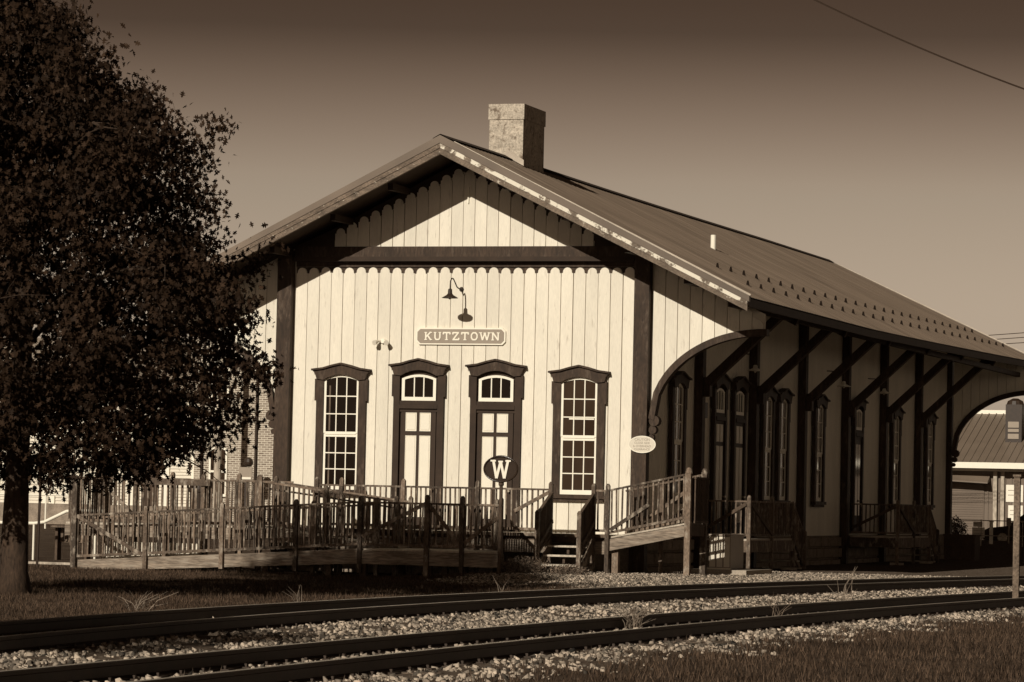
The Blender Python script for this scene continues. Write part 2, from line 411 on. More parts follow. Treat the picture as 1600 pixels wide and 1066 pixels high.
for s in (-1, 1):
    pts = [(RIDX, 10.42), (RIDX+s*4.6, 10.42-4.6*PIT), (RIDX+s*4.6, 10.12-4.6*PIT), (RIDX, 10.12)]
    sk.prism(pts if s < 0 else pts[::-1], -.02, .017)
ob('gable_frieze_board', sk, mTrimD, fw)
ob('gable_batten', MB().box(.10, .125, -.075, -.034, 9.32, 9.72), mSash, fw)
# grade plinth
ob('plinth', MB().box(-4.7, 4.7, -.06, .15, -.05, 1.16), mStone, st)

def wing(s, y0, mat=mCream, nm='wing_panel'):
    """arched spandrel between corner post and eave"""
    wg = MB()
    x_in, x_out = 4.92, 7.72
    def arch(x):
        t = (x-4.88)/(7.75-4.88); return 4.08 + 2.13*(1-(1-min(1, max(0, t)))**2.05)**.52
    back = [(x_in, arch(x_in)+.02)] + [(x_in+(x_out-x_in)*k/14, arch(x_in+(x_out-x_in)*k/14)+.02) for k in range(1, 15)] + [(x_out, rz(x_out, y0)-.32), (x_in, rz(x_in, y0)-.32)]
    P = [(s*x, z) for x, z in back]
    root = ob(nm, MB().prism(P if s > 0 else P[::-1], y0+.03, y0+.09), mBack, st)
    nb = 9; pw = (x_out-x_in)/nb
    for i in range(nb):
        a = x_in+i*pw+.008; b = x_in+(i+1)*pw-.008; c = (a+b)/2
        bot = [(a+(b-a)*k/4, arch(a+(b-a)*k/4)+.03) for k in range(5)]
        zt = rz(c, y0) - .36
        r_ = (b-a)/2-.03
        top = [(b, zt-r_-.02), (c+r_, zt-r_-.02)] + [(c+r_*math.cos(PI*k/6), zt-r_+r_*math.sin(PI*k/6)) for k in range(1, 6)] + [(c-r_, zt-r_-.02), (a, zt-r_-.02)]
        if i == nb-1: top = [(b, zt-.42), (b-.02, zt-.30), (b-.08, zt-.20), (b-.18, zt-.16), (a, zt-.10)]
        pl = [(s*x, z) for x, z in bot+top]
        if s < 0: pl = pl[::-1]
        ob('board', MB().prism(pl, y0-.02, y0+.028), mat, root)
    # arch trim
    at = MB(); K = 22
    pp = [(4.86+(7.80-4.86)*k/K) for k in range(K+1)]
    pts = [(x, arch(x)) for x in pp]
    pts[0] = (4.88, 4.02)
    for k in range(K):
        (xa, za), (xb, zb) = pts[k], pts[k+1]
        d = Vector((xb-xa, zb-za)); d.normalize(); nn = Vector((d.y, -d.x))*.13
        def nrm(i):
            i0, i1 = max(0, i-1), min(K, i+1); q = Vector((pts[i1][0]-pts[i0][0], pts[i1][1]-pts[i0][1])).normalized(); return (q.y*.14, -q.x*.14)
        na, nb_ = nrm(k), nrm(k+1)
        quad = [(s*(xa), za+.02), (s*(xb), zb+.02), (s*(xb+nb_[0]), zb+nb_[1]), (s*(xa+na[0]), za+na[1])]
        if s > 0: quad = quad[::-1]
        at.prism(quad, y0-.12, y0+.16)
    ob('arch_trim', at, mTrim, root)
    cb = MB()
    cb.tube([(s*5.02, y0-.10, 3.98), (s*5.02, y0+.14, 3.98)], .13, 12)
    cb.tube([(s*4.98, y0-.08, 3.76), (s*4.98, y0+.12, 3.76)], .10, 12)
    cb.tube([(s*4.95, y0-.06, 3.58), (s*4.95, y0+.10, 3.58)], .07, 10)
    ob('corbel', cb, mTrim, root)
    return root
for s in (-1, 1): wing(s, 0.0)
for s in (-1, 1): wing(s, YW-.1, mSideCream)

# corner posts
for s in (-1, 1):
    for y0 in (-.22, YW-.1):
        p = MB().box(s*4.68-.19, s*4.68+.19, y0, y0+.30, .15, rz(4.7, 0)-.30)
        ob('corner_post', p, mTrim, st)

# windows and doors, built once about their own centre line on the wall (local x along the wall, -y outwards)
def arch_strip(mb, x0, x1, z_edge, z_mid, th, y0, y1, n=8):
    def za(x): t = 2*(x-x0)/(x1-x0)-1; return z_edge+(z_mid-z_edge)*(1-t*t)
    for k in range(n):
        a = x0+(x1-x0)*k/n; b = x0+(x1-x0)*(k+1)/n
        mb.prism([(a, za(a)-th), (b, za(b)-th), (b, za(b)), (a, za(a))], y0, y1)
def hood_mb(zc, wd):
    hb = MB(); e = .47
    lower = [(-wd+.07, zc-.10), (-wd+.11, zc-.23), (-e, zc-.25)]
    archp = [(-e+2*e*k/8, zc-.25+.14*(1-(2*k/8-1)**2)) for k in range(1, 8)]
    poly = [(-wd, zc-.02)] + lower + archp + [(e, zc-.25), (wd-.11, zc-.23), (wd-.07, zc-.10), (wd, zc-.02), (wd*.62, zc+.02), (wd*.3, zc+.09), (0, zc+.14), (-wd*.3, zc+.09), (-wd*.62, zc+.02)]
    hb.prism(poly, -.17, -.03)
    top = [(-wd-.02, zc-.02), (-wd*.62, zc+.02), (-wd*.3, zc+.09), (0, zc+.14), (wd*.3, zc+.09), (wd*.62, zc+.02), (wd+.02, zc-.02)]
    for (xa, za), (xb, zb) in zip(top[:-1], top[1:]):
        hb.prism([(xa, za), (xb, zb), (xb, zb+.045), (xa, za+.045)], -.23, -.03)
    return hb
def legs_mb(zb, zt, xi=.465, xo=.66):
    m = MB()
    for s in (-1, 1):
        a, b = sorted((s*xi, s*xo)); m.box(a, b, -.125, -.03, zb, zt)
        a, b = sorted((s*xo, s*(xo+.045))); m.box(a, b, -.13, -.03, zt-.55, zt-.002)
    return m
ME = {}
def sash_meshes(tagname, glass, w=.465):
    key = tagname
    up = MB(); lo = MB()
    for s in (-1, 1):
        a, b = sorted((s*w, s*(w-.06)))
        up.box(a, b, -.085, -.04, 3.56, 4.90); lo.box(a, b, -.065, -.035, 2.15, 3.56)
    up.box(-w+.06, w-.06, -.085, -.04, 3.53, 3.60); arch_strip(up, -w, w, 4.93, 5.03, .065, -.086, -.04)
    lo.box(-w+.06, w-.06, -.066, -.036, 2.15, 2.26); lo.box(-w+.06, w-.06, -.066, -.036, 3.47, 3.528)
    iw = 2*(w-.06)
    for k in (1, 2):
        x = -w+.06+iw*k/3
        up.box(x-.013, x+.013, -.075, -.044, 3.6, 4.98); lo.box(x-.013, x+.013, -.06, -.038, 2.26, 3.47)
    for k in (1, 2):
        z = 3.6+1.33*k/3; up.box(-w+.06, w-.06, -.076, -.045, z-.013, z+.013)
        z = 2.26+1.21*k/3; lo.box(-w+.06, w-.06, -.061, -.039, z-.013, z+.013)
    return localmesh('sash', up, mSash), localmesh('sash', lo, mSash)
def panes(parent, w, cols, z0, z1, rows, y, mat, skew=0):
    pw = 2*w/cols; ph = (z1-z0)/rows
    key = (round(pw, 3), round(ph, 3), mat.name)
    if key not in ME: ME[key] = localmesh('pane', MB().box(-pw/2+.004, pw/2-.004, -.004, .004, -ph/2+.004, ph/2-.004), mat)
    for r in range(rows):
        for c in range(cols):
            o = bpy.data.objects.new('pane', ME[key]); COL.objects.link(o); o.parent = parent
            o.location = (-w+pw*(c+.5), y, z0+ph*(r+.5)); o.rotation_euler = (R.uniform(-.006, .006), 0, R.uniform(-.006, .006))
SASH_U, SASH_L = sash_meshes('a', None)
HOODW = localmesh('hood', hood_mb(5.14, .76), mTrim)
HOODD = localmesh('hood', hood_mb(5.27, .76), mTrim)
def sub(name, me, parent):
    o = bpy.data.objects.new(name, me); COL.objects.link(o); o.parent = parent; return o
SILL = localmesh('sill', MB().box(-.72, .72, -.17, -.03, 2.05, 2.14).box(-.66, .66, -.12, -.03, 1.98, 2.048), mTrim)
CASW = localmesh('window', legs_mb(2.14, 4.92).box(-.47, .47, -.033, -.031, 2.14, 5.0), mTrim)
CASD = localmesh('door', legs_mb(1.2, 5.05, .50, .66).box(-.5, .5, -.033, -.031, 1.2, 5.2), mTrimD)
def make_window(glass):
    o = bpy.data.objects.new('window', CASW); COL.objects.link(o); o.parent = st
    sub('hood', HOODW, o); sub('sill', SILL, o); sub('sash', SASH_U, o); sub('sash', SASH_L, o)
    panes(o, .405, 3, 3.6, 4.95, 3, -.055, glass); panes(o, .405, 3, 2.26, 3.47, 3, -.045, glass)
    return o
TR = MB()
for s in (-1, 1):
    a, b = sorted((s*.45, s*.375)); TR.box(a, b, -.10, -.04, 4.40, 4.93)
TR.box(-.375, .375, -.10, -.04, 4.40, 4.49); arch_strip(TR, -.45, .45, 4.95, 5.05, .06, -.101, -.04)
for x in (-.125, .125): TR.box(x-.014, x+.014, -.09, -.044, 4.49, 4.98)
TR = localmesh('transom_sash', TR, mSash)
TB = localmesh('transom_bar', MB().box(-.5, .5, -.14, -.034, 4.20, 4.30).box(-.5, .5, -.11, -.034, 4.302, 4.398).box(-.5, .5, -.085, -.034, 4.12, 4.198), mTrimD)
LF = localmesh('door_leaf', MB().box(-.455, .455, -.075, -.034, 1.22, 4.118), mDoor)
def panel_mesh(w_, h_):
    m = MB().box(-w_/2, w_/2, -.012, 0, -h_/2, h_/2).box(-w_/2+.035, w_/2-.035, -.026, -.0125, -h_/2+.035, h_/2-.035)
    for s in (-1, 1):
        a, b = sorted((s*w_/2, s*(w_/2-.014))); m.box(a, b, -.024, -.0125, -h_/2, h_/2)
        a, b = sorted((s*h_/2, s*(h_/2-.014))); m.box(-w_/2+.0145, w_/2-.0145, -.024, -.0125, a, b)
    return localmesh('door_panel', m, mPanel)
PU, PL = panel_mesh(.29, .46), panel_mesh(.29, 2.02)
KN = localmesh('door_knob', MB().tube([(0, 0, 0), (0, -.05, 0), (0, -.06, 0), (0, -.1, 0)], [.012, .012, .035, .03], 8), mChrome)
def make_door(glass, glazed=False):
    o = bpy.data.objects.new('door', CASD); COL.objects.link(o); o.parent = st
    sub('hood', HOODD, o); sub('transom_sash', TR, o); sub('transom_bar', TB, o)
    panes(o, .375, 3, 4.49, 5.0, 1, -.055, glass)
    lf = sub('door_leaf', LF, o)
    if glazed:
        g = MB()
        for s in (-1, 1): g.box(s*.2-.17, s*.2+.17, -.085, -.0755, 1.75, 3.95)
        sub('door_glass', localmesh('door_glass', g, mGlassC), o)
    else:
        for s in (-1, 1):
            p = sub('door_panel', PU, o); p.location = (s*.185-.0, -.0755, 3.87)
            p = sub('door_panel', PL, o); p.location = (s*.185, -.0755, 2.52)
    k = sub('door_knob', KN, o); k.location = (.40, -.076, 2.2)
    return o
def place(o, wx, wy, rot=0):
    o.location = Vector((wx, wy, 0)) - woff(st); o.rotation_euler = (0, 0, rot); return o
w1_ = place(make_window(mGlass), -3.12, 0)
w2_ = place(make_window(mGlassB), 3.11, 0)
d1_ = place(make_door(mGlass), -1.06, 0); d2_ = place(copy_tree(d1_, st), .96, 0)
bl_ = sub('blind_bar', localmesh('blind_bar', MB().box(-.26, .38, -.0602, -.0592, 3.985, 4.02), mSash), w2_)
cu_ = sub('curtain_edge', localmesh('curtain_edge', MB().box(-.335, -.295, -.0602, -.0592, 3.62, 4.75).box(-.335, -.295, -.0502, -.0492, 2.28, 3.46), mSideCreamDim), w1_)
SX = 4.70
sw = place(make_window(mGlassC), SX, 3.0, PI/2)
for y in (12.5, 14.3, 18.9, 30.1, 35.8): place(copy_tree(sw, st), SX, y, PI/2)
sdr = place(copy_tree(d1_, st), SX, 7.15, PI/2); place(copy_tree(d1_, st), SX, 9.25, PI/2)
place(make_door(mGlassC, True), SX, 24.3, PI/2)

# side and rear walls with narrow tongue and groove boards
def tg_wall(x, y0, y1, z0, zt, s, pitch=.175):
    m = MB(); y = y0
    while y < y1-.02:
        a, b = y, min(y+pitch, y1)
        xa, xb = sorted((x, x-s*.12))
        poly = [(a+.012, x-s*.022), (a+.016, x), (b-.012, x), (b-.008, x-s*.022)]
        vs = [(px, py, z0) for py, px in poly] + [(px, py, zt) for py, px in poly]
        fs = [(0, 1, 5, 4), (1, 2, 6, 5), (2, 3, 7, 6)]
        if s < 0: fs = [f[::-1] for f in fs]
        m.add(vs, fs); y += pitch
    return m
for s in (1, -1):
    sw_ = ob('side_wall', MB().box(min(s*4.66, s*4.54), max(s*4.66, s*4.54), .16, YW, 1.13, 8.1), mTrimD, st)
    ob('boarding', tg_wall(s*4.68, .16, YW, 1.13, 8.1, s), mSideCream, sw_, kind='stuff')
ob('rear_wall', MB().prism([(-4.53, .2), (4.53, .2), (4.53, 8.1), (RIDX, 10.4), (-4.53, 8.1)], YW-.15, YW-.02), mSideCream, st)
# foundation stones along the track side
fo = ob('foundation', MB().box(4.35, 4.66, .2, YW, -.1, 1.12).box(-4.66, -4.35, .2, YW, -.1, 1.12), mStone, st)
for row in range(3):
    y = .3 + R.uniform(0, .3)
    while y < YW-1:
        ln = R.uniform(.55, 1.25); z0 = .12+row*.335; h = .31
        j = [R.uniform(-.03, .03) for _ in range(8)]
        x1 = 4.76+R.uniform(-.03, .03)
        m = MB().add([(4.64, y, z0), (x1, y+j[0]+.03, z0+.03), (x1, y+ln+j[1]-.03, z0+.03), (4.64, y+ln, z0), (4.64, y, z0+h), (x1, y+j[2]+.03, z0+h-.03+j[4]*.5), (x1, y+ln+j[3]-.03, z0+h-.03), (4.64, y+ln, z0+h)],
                     [(0, 1, 2, 3), (4, 7, 6, 5), (0, 4, 5, 1), (1, 5, 6, 2), (2, 6, 7, 3)])
        ob('stone', m, mStone, fo); y += ln+.03
# side posts and roof braces
PY = [5.0, 10.75, 16.6, 22.4, 28.0, 33.7]
for s in (1, -1):
    for y in PY:
        ob('side_post', MB().box(s*4.81-.11, s*4.81+.11, y-.15, y+.15, .2, rz(4.8, y)-.32), mTrim, st)
        b = MB().bar((s*4.95, y, 5.05), (s*7.05, y, 7.0), .22, .26, (0, 1, 0))
        b.box(min(s*4.93, s*5.10), max(s*4.93, s*5.10), y-.12, y+.12, 4.75, 5.25)
        ob('roof_brace', b, mTrim, st)
        ob('outrigger', MB().bar((s*4.93, y, rz(4.93, y)-.42), (s*7.35, y, rz(7.35, y)-.42), .18, .2, (0, 0, 1)), mTrimD, st)

# roof: two sheets with standing ribs
def slope(s):
    m = MB()
    ys_ = [-1.74 + (YE-.04+1.74)*k/150 for k in range(151)]
    T = (0, .5, 1.0)
    def P(t, y, h): 
        x = RIDX + s*(EX-RIDX)*t
        sag = -.035*math.sin(PI*min(1, max(0, (y-1)/30)))*(1-t)
        return (x + s*.35*h, y, rz(RIDX+s*(EX-RIDX)*t, y) + h*.9 + sag)
    prof = [(0.0, 0), (.40, 0), (.46, .013), (.62, .013), (.68, 0)]
    cols = []
    for k in range(150):
        d = ys_[k+1]-ys_[k]
        for f, h in prof: cols.append((ys_[k]+f*d, h))
    cols.append((ys_[-1], 0))
    vs = []; fs = []
    K = 6
    for t in range(K):
        for y, h in cols: vs.append(P(t/(K-1), y, h))
    nc = len(cols)
    for t in range(K-1):
        for c in range(nc-1):
            q = (t*nc+c, t*nc+c+1, (t+1)*nc+c+1, (t+1)*nc+c)
            fs.append(q[::-1] if s > 0 else q)
    return m.add(vs, fs)
for s in (1, -1):
    rf = ob('roof_slope', slope(s), mRoof, st)
    # deck below the sheet
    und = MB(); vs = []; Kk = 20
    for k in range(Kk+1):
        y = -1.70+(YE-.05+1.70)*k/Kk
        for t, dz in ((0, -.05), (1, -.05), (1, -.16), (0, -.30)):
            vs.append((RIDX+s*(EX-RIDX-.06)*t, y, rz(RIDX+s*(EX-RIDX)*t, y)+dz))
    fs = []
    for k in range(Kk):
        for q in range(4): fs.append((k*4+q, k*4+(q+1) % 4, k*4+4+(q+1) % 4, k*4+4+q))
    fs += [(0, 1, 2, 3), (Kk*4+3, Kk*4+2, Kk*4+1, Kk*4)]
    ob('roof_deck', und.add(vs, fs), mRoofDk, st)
    # purlins running out to the rake
    for x in (1.5, 3.0, 4.6, 6.1, 7.2):
        ob('purlin', MB().box(s*x-.07, s*x+.07, -1.30, .015 if x < 4.65 else YW+1.2, rz(x, 0)-.48, rz(x, 0)-.32), mTrimD, st)
    ob('eave_fascia', MB().bar((s*(EX-.03), -1.70, rz_eave(0)-.13), (s*(EX-.03), 12, rz_eave(0)-.13), .05, .2).bar((s*(EX-.03), 12.01, rz_eave(12)-.13), (s*(EX-.03), 27, rz_eave(27)-.13), .05, .2).bar((s*(EX-.03), 27.01, rz_eave(27)-.13), (s*(EX-.03), YE-.1, rz_eave(YE)-.13), .05, .2), mTrimD, st)
for y0, y1 in ((-1.80, -1.70), (YE-.04, YE+.04)):
    for s in (1, -1):
        m = MB(); e = EX-.02
        za = rz_ridge(y0)-.16; zb = rz(e, y0)-.10
        P = [(RIDX, za-.12), (s*e, zb-.11), (s*e, zb-.24), (RIDX, za-.27)]
        m.prism(P if s < 0 else P[::-1], y0, y1)
        ob('rake_board', m, mRakeB if s > 0 else mRakeL, st)
        P = [(RIDX, za), (s*e, zb), (s*e, zb-.107), (RIDX, za-.117)]
        ob('rake_moulding', MB().prism(P if s < 0 else P[::-1], y0-.018, y1), mRake if s > 0 else mRakeL, st)
        m = MB(); za = rz_ridge(y0)+.035; zb = rz(EX, y0)+.035
        P = [(RIDX, za), (s*(EX+.03), zb-.01), (s*(EX+.03), zb-.15), (RIDX, za-.19)]
        m.prism(P if s < 0 else P[::-1], y0-.035, y1-.005 if y0 < 0 else y1+.03)
        ob('rake_flashing', m, mRoof, st)
        # bright folded lip on the roof edge
        m = MB().bar((RIDX+s*.3, y0+.16, rz(.3, y0)+.05), (s*(EX+.02), y0+.16, rz(EX, y0)+.05), .05, .05)
        ob('roof_edge_trim', m, mEdge, st)
rc = MB(); K = 24
for k in range(K):
    ya = -1.82+(YE+.06+1.82)*k/K; yb = -1.82+(YE+.06+1.82)*(k+1)/K
    def zs(y): return rz_ridge(y) - .035*math.sin(PI*min(1, max(0, (y-1)/30)))
    vs = []
    for y in (ya, yb): vs += [(RIDX-.2, y, zs(y)-.045), (RIDX, y, zs(y)+.065), (RIDX+.2, y, zs(y)-.045)]
    rc.add(vs, [(0, 3, 4, 1), (1, 4, 5, 2)])
ob('ridge_cap', rc, mRoofDk, st)
sg = localmesh('snow_guard', MB().add([(-.05, -.045, -.02), (.05, -.045, -.02), (.05, .045, -.02), (-.05, .045, -.02), (-.012, -.02, .115), (.012, -.02, .115), (.012, .02, .115), (-.012, .02, .115)], [(0, 1, 5, 4), (1, 2, 6, 5), (2, 3, 7, 6), (3, 0, 4, 7), (4, 5, 6, 7)]), mGuard)
for x, y0 in ((5.65, 3.3), (6.65, 2.5)):
    for k in range(28):
        y = y0+1.36*k
        if y > YE-1: break
        inst('snow_guard', sg, st, (x, y, rz(x, y)+.012), (0, 0, PI/2+.3))
# chimney
cx0, cx1, cy0, cy1 = -.52, .40, 3.35, 5.15
cm = MB(); jj = lambda: R.uniform(-.012, .012)
zz = [10.1, 10.7, 11.3, 11.78, 11.80, 12.20]
for k in range(len(zz)-1):
    g = .025 if k == 4 else 0.0
    if k == 3: continue
    cm.box(cx0-g, cx1+g, cy0-g, cy1+g, zz[k]+(.0 if k else 0), zz[k+1] if k != 2 else 11.80)
ch = ob('chimney', cm, mChim, st)
ob('flue', MB().box(-.3, .15, 3.7, 4.8, 12.15, 12.215), mIron, ch)
fl = MB().prism([(RIDX+.02, rz(0, 3)+.26), (RIDX+.5, rz(.5, 3)+.20), (RIDX+.5, rz(.5, 3)+.05), (RIDX+.02, rz(0, 3)+.05)], cy0-.06, cy0-.03)
ob('flashing', fl, mEdge, ch)
ob('vent_pipe', MB().lathe((3.48, 11.1, rz(3.48, 11.1)-.05), [(.075, 0), (.075, .42), (.06, .42), (.06, .40)], 12), mWhite, st, smooth=False)

# ------------------------------------------------------------------ lettering
def glyph(ch, w, h, th, d, depth=.012):
    """slab letters from strokes; returns MB in x,z plane, front towards -y"""
    S = {'K': [((.17, 0), (.17, 1)), ((.22, .40), (.80, 1)), ((.40, .58), (.84, 0)), ('s', .17, 0, .17), ('s', .17, 1, .17), ('s', .80, 1, .17), ('s', .85, 0, .15)],
         'U': [((.18, 1), (.18, .28)), ((.82, 1), (.82, .28)), ((.18, .30), (.32, .06)), ((.30, .07), (.70, .07)), ((.68, .06), (.82, .30)), ('s', .18, 1, .17), ('s', .82, 1, .17)],
         'T': [((.04, .93), (.96, .93)), ((.5, .9), (.5, 0)), ((.08, .96), (.08, .70)), ((.92, .96), (.92, .70)), ('s', .5, 0, .2)],
         'Z': [((.08, .93), (.90, .93)), ((.08, .07), (.94, .07)), ((.82, .92), (.16, .08)), ((.12, .96), (.12, .70)), ((.90, .04), (.90, .30))],
         'O': [((.14, .3), (.14, .7)), ((.86, .3), (.86, .7)), ((.14, .68), (.32, .93)), ((.30, .93), (.70, .93)), ((.68, .93), (.86, .68)), ((.86, .32), (.68, .07)), ((.70, .07), (.30, .07)), ((.32, .07), (.14, .32))],
         'W': [((.08, 1), (.28, .02)), ((.28, .02), (.50, .92)), ((.50, .92), (.72, .02)), ((.72, .02), (.92, 1)), ('s', .08, 1, .15), ('s', .5, .96, .13), ('s', .92, 1, .15)],
         'N': [((.16, 0), (.16, 1)), ((.84, 0), (.84, 1)), ((.16, .98), (.84, .02)), ('s', .16, 0, .17), ('s', .12, 1, .15), ('s', .84, 1, .17)]}[ch]
    m = MB()
    for k, q in enumerate(S):
        y = -depth - .0006*k
        if q[0] == 's':
            _, cx, cz, hw = q; z0 = cz*h if cz < .5 else cz*h-th*.62
            m.box((cx-hw)*w, (cx+hw)*w, y, 0, z0, z0+th*.62)
        else:
            a = Vector((q[0][0]*w, q[0][1]*h)); b = Vector((q[1][0]*w, q[1][1]*h)); dd = (b-a).normalized(); nn = Vector((-dd.y, dd.x))*th/2
            P = [a-nn, b-nn, b+nn, a+nn]; m.prism([(p.x, p.y) for p in P], y, 0)
    return m
def text_mesh(body, size):
    cu = bpy.data.curves.new('lettering', 'FONT'); cu.body = body; cu.size = size; cu.align_x = 'CENTER'; cu.align_y = 'CENTER'; cu.extrude = .002
    o = bpy.data.objects.new('lettering', cu); COL.objects.link(o); bpy.context.view_layer.update()
    me = bpy.data.meshes.new_from_object(o.evaluated_get(bpy.context.evaluated_depsgraph_get()))
    bpy.data.objects.remove(o); return me

# ------------------------------------------------------------------ signs and lamps on the station
sg_ = thing('station_name_board', (0, -.03, 6.02), 'long grey name board with pale slab letters reading KUTZTOWN above the two front doors', 'sign')
def chamf(x0, x1, z0, z1, c): return [(x0+c, z0), (x1-c, z0), (x1, z0+c), (x1, z1-c), (x1-c, z1), (x0+c, z1), (x0, z1-c), (x0, z0+c)]
ob('border', MB().prism(chamf(-1.17, 1.17, 5.80, 6.22, .08), -.085, -.036), mWhite, sg_)
ob('board', MB().prism(chamf(-1.135, 1.135, 5.835, 6.185, .075), -.092, -.0851), mSignG, sg_)
x = -.945
for ch_, wd in zip('KUTZTOWN', (.205, .20, .205, .20, .205, .205, .27, .21)):
    g = glyph(ch_, wd, .20, .036, 0); g.v = [(px+x, py-.0922, pz+5.91) for px, py, pz in g.v]
    ob('letter', g, mWhite, sg_); x += wd+.038

lp = thing('gooseneck_lamp', (-.02, -.03, 7.18), 'dark gooseneck lamp with a flared shade above the name board', 'wall lamp')
ob('wall_mount', MB().tube([(-.02, -.03, 7.18), (-.02, -.05, 7.18), (-.02, -.11, 7.18)], [.055, .06, .03], 12), mIron, lp)
ob('arm', MB().tube([(-.02, -.08, 7.18), (-.02, -.25, 7.185), (-.02, -.40, 7.22), (-.02, -.55, 7.32), (-.02, -.68, 7.40), (-.02, -.80, 7.40), (-.02, -.88, 7.33), (-.02, -.90, 7.22), (-.02, -.90, 7.08)], .016, 8), mIron, lp, smooth=True)
ob('shade', MB().lathe((-.02, -.90, 6.9), [(.03, .24), (.05, .22), (.055, .12), (.09, .08), (.20, .015), (.20, .005), (.085, .06), (.04, .10)], 20), mIron, lp, smooth=True)
ob('bulb', MB().lathe((-.02, -.90, 6.9), [(.01, -.03), (.04, -.01), (.045, .03), (.03, .08)], 12), mBulb, lp, smooth=True)

fl = thing('floodlight', (-2.05, -.03, 5.86), 'small white twin floodlight left of the name board', 'floodlight')
ob('base', MB().tube([(-2.05, -.03, 5.88), (-2.05, -.10, 5.88)], .06, 12), mWhite, fl)
for sx in (-1, 1):
    ob('lamp_head', MB().tube([(-2.05+sx*.05, -.08, 5.88), (-2.05+sx*.11, -.14, 5.87), (-2.05+sx*.14, -.22, 5.84), (-2.05+sx*.16, -.28, 5.82)], [.02, .03, .055, .065], 10), mBoxW, fl)

ov = thing('clearance_sign', (4.78, -.23, 3.40), 'small pale oval CAUTION plate on the right corner post', 'sign')
ob('plate', MB().ell((4.78, 0, 3.40), .335, .20, -.262, -.245), mOval, ov)
ob('rim', MB().add(*(lambda n: ([(4.78+a*math.cos(2*PI*k/n), y, 3.40+b*math.sin(2*PI*k/n)) for (a, b, y) in ((.345, .21, -.268), (.325, .19, -.268), (.345, .21, -.246)) for k in range(n)], [(k, n+k, n+(k+1) % n, (k+1) % n) for k in range(n)] + [(k, (k+1) % n, 2*n+(k+1) % n, 2*n+k) for k in range(n)]))(36)), mWhite, ov)
for txt, dz, s in (('CAUTION', .115, .085), ('CLOSE SIDE', .035, .075), ('& OVERHEAD', -.045, .075), ('CLEARANCE', -.12, .07)):
    me = text_mesh(txt, s); me.materials.clear(); me.materials.append(mInk)
    o = bpy.data.objects.new('lettering', me); COL.objects.link(o); o.parent = ov; o.rotation_euler = (PI/2, 0, 0); o.location = Vector((4.78, -.264, 3.40+dz)) - woff(ov)

Wy = -5.3; Wx = 2.85
ws = thing('whistle_sign', (Wx, Wy, zg(Wx, Wy)), 'dark oval sign with a raised white W on a round post', 'railway sign')
ob('post', MB().tube([(Wx, Wy+.03, zg(Wx, Wy)-.2), (Wx, Wy+.03, 2.40)], .042, 12).lathe((Wx, Wy+.03, 2.30), [(.05, 0), (.065, .02), (.065, .08), (.05, .1)], 12), mWoodD, ws)
ob('plate', MB().ell((Wx, 0, 2.69), .41, .30, Wy-.02, Wy+.02, 40), mBlack, ws)
n_ = 40
ob('rim', MB().add([(Wx+a*math.cos(2*PI*k/n_), y, 2.69+b*math.sin(2*PI*k/n_)) for (a, b, y) in ((.425, .315, Wy-.02), (.42, .31, Wy-.05), (.39, .28, Wy-.05), (.385, .275, Wy-.021)) for k in range(n_)],
   [(j*n_+k, (j+1)*n_+k, (j+1)*n_+(k+1) % n_, j*n_+(k+1) % n_) for j in range(3) for k in range(n_)]), mBlack, ws, smooth=True)
g = glyph('W', .43, .43, .060, 0, .03); g.v = [(px+Wx-.215, py+Wy-.021, pz+2.69-.225) for px, py, pz in g.v]
ob('letter', g, mWhite, ws)

def hang_lamp(X, Y, Z, lab, grp='barn lamps under the eaves'):
    t = thing('eave_lamp', (X, Y, Z), lab, 'lamp', grp)
    ob('shade', MB().lathe((X, Y, Z), [(.03, .16), (.05, .15), (.07, .07), (.21, .01), (.21, 0), (.05, .05)], 18), mSideCream, t, smooth=True)
    ob('arm', MB().tube([(X, Y, Z+.14), (X, Y, Z+.34), (X-.06, Y, Z+.44), (4.93, Y, Z+.46)], .014, 6), mIron, t, smooth=True)
    ob('bulb', MB().lathe((X, Y, Z), [(.01, -.05), (.04, -.02), (.03, .05)], 10), mBulb, t)
hang_lamp(5.45, 8.25, 5.56, 'pale saucer lamp by the first roof brace, nearest the front')
hang_lamp(5.45, 19.1, 5.56, 'pale saucer lamp under the eaves before the glazed side door')
hang_lamp(5.45, 24.9, 5.57, 'pale saucer lamp under the eaves past the glazed side door')
eb = thing('wall_box', (4.72, 5.6, 4.4), 'small dark electrical box on the side wall beside the panelled doors', 'electrical box')
ob('cover', MB().box(4.71, 4.83, 5.45, 5.75, 4.22, 4.62), mIron, eb); ob('conduit', MB().tube([(4.75, 5.6, 4.62), (4.75, 5.6, 6.5)], .02, 6), mIron, eb)

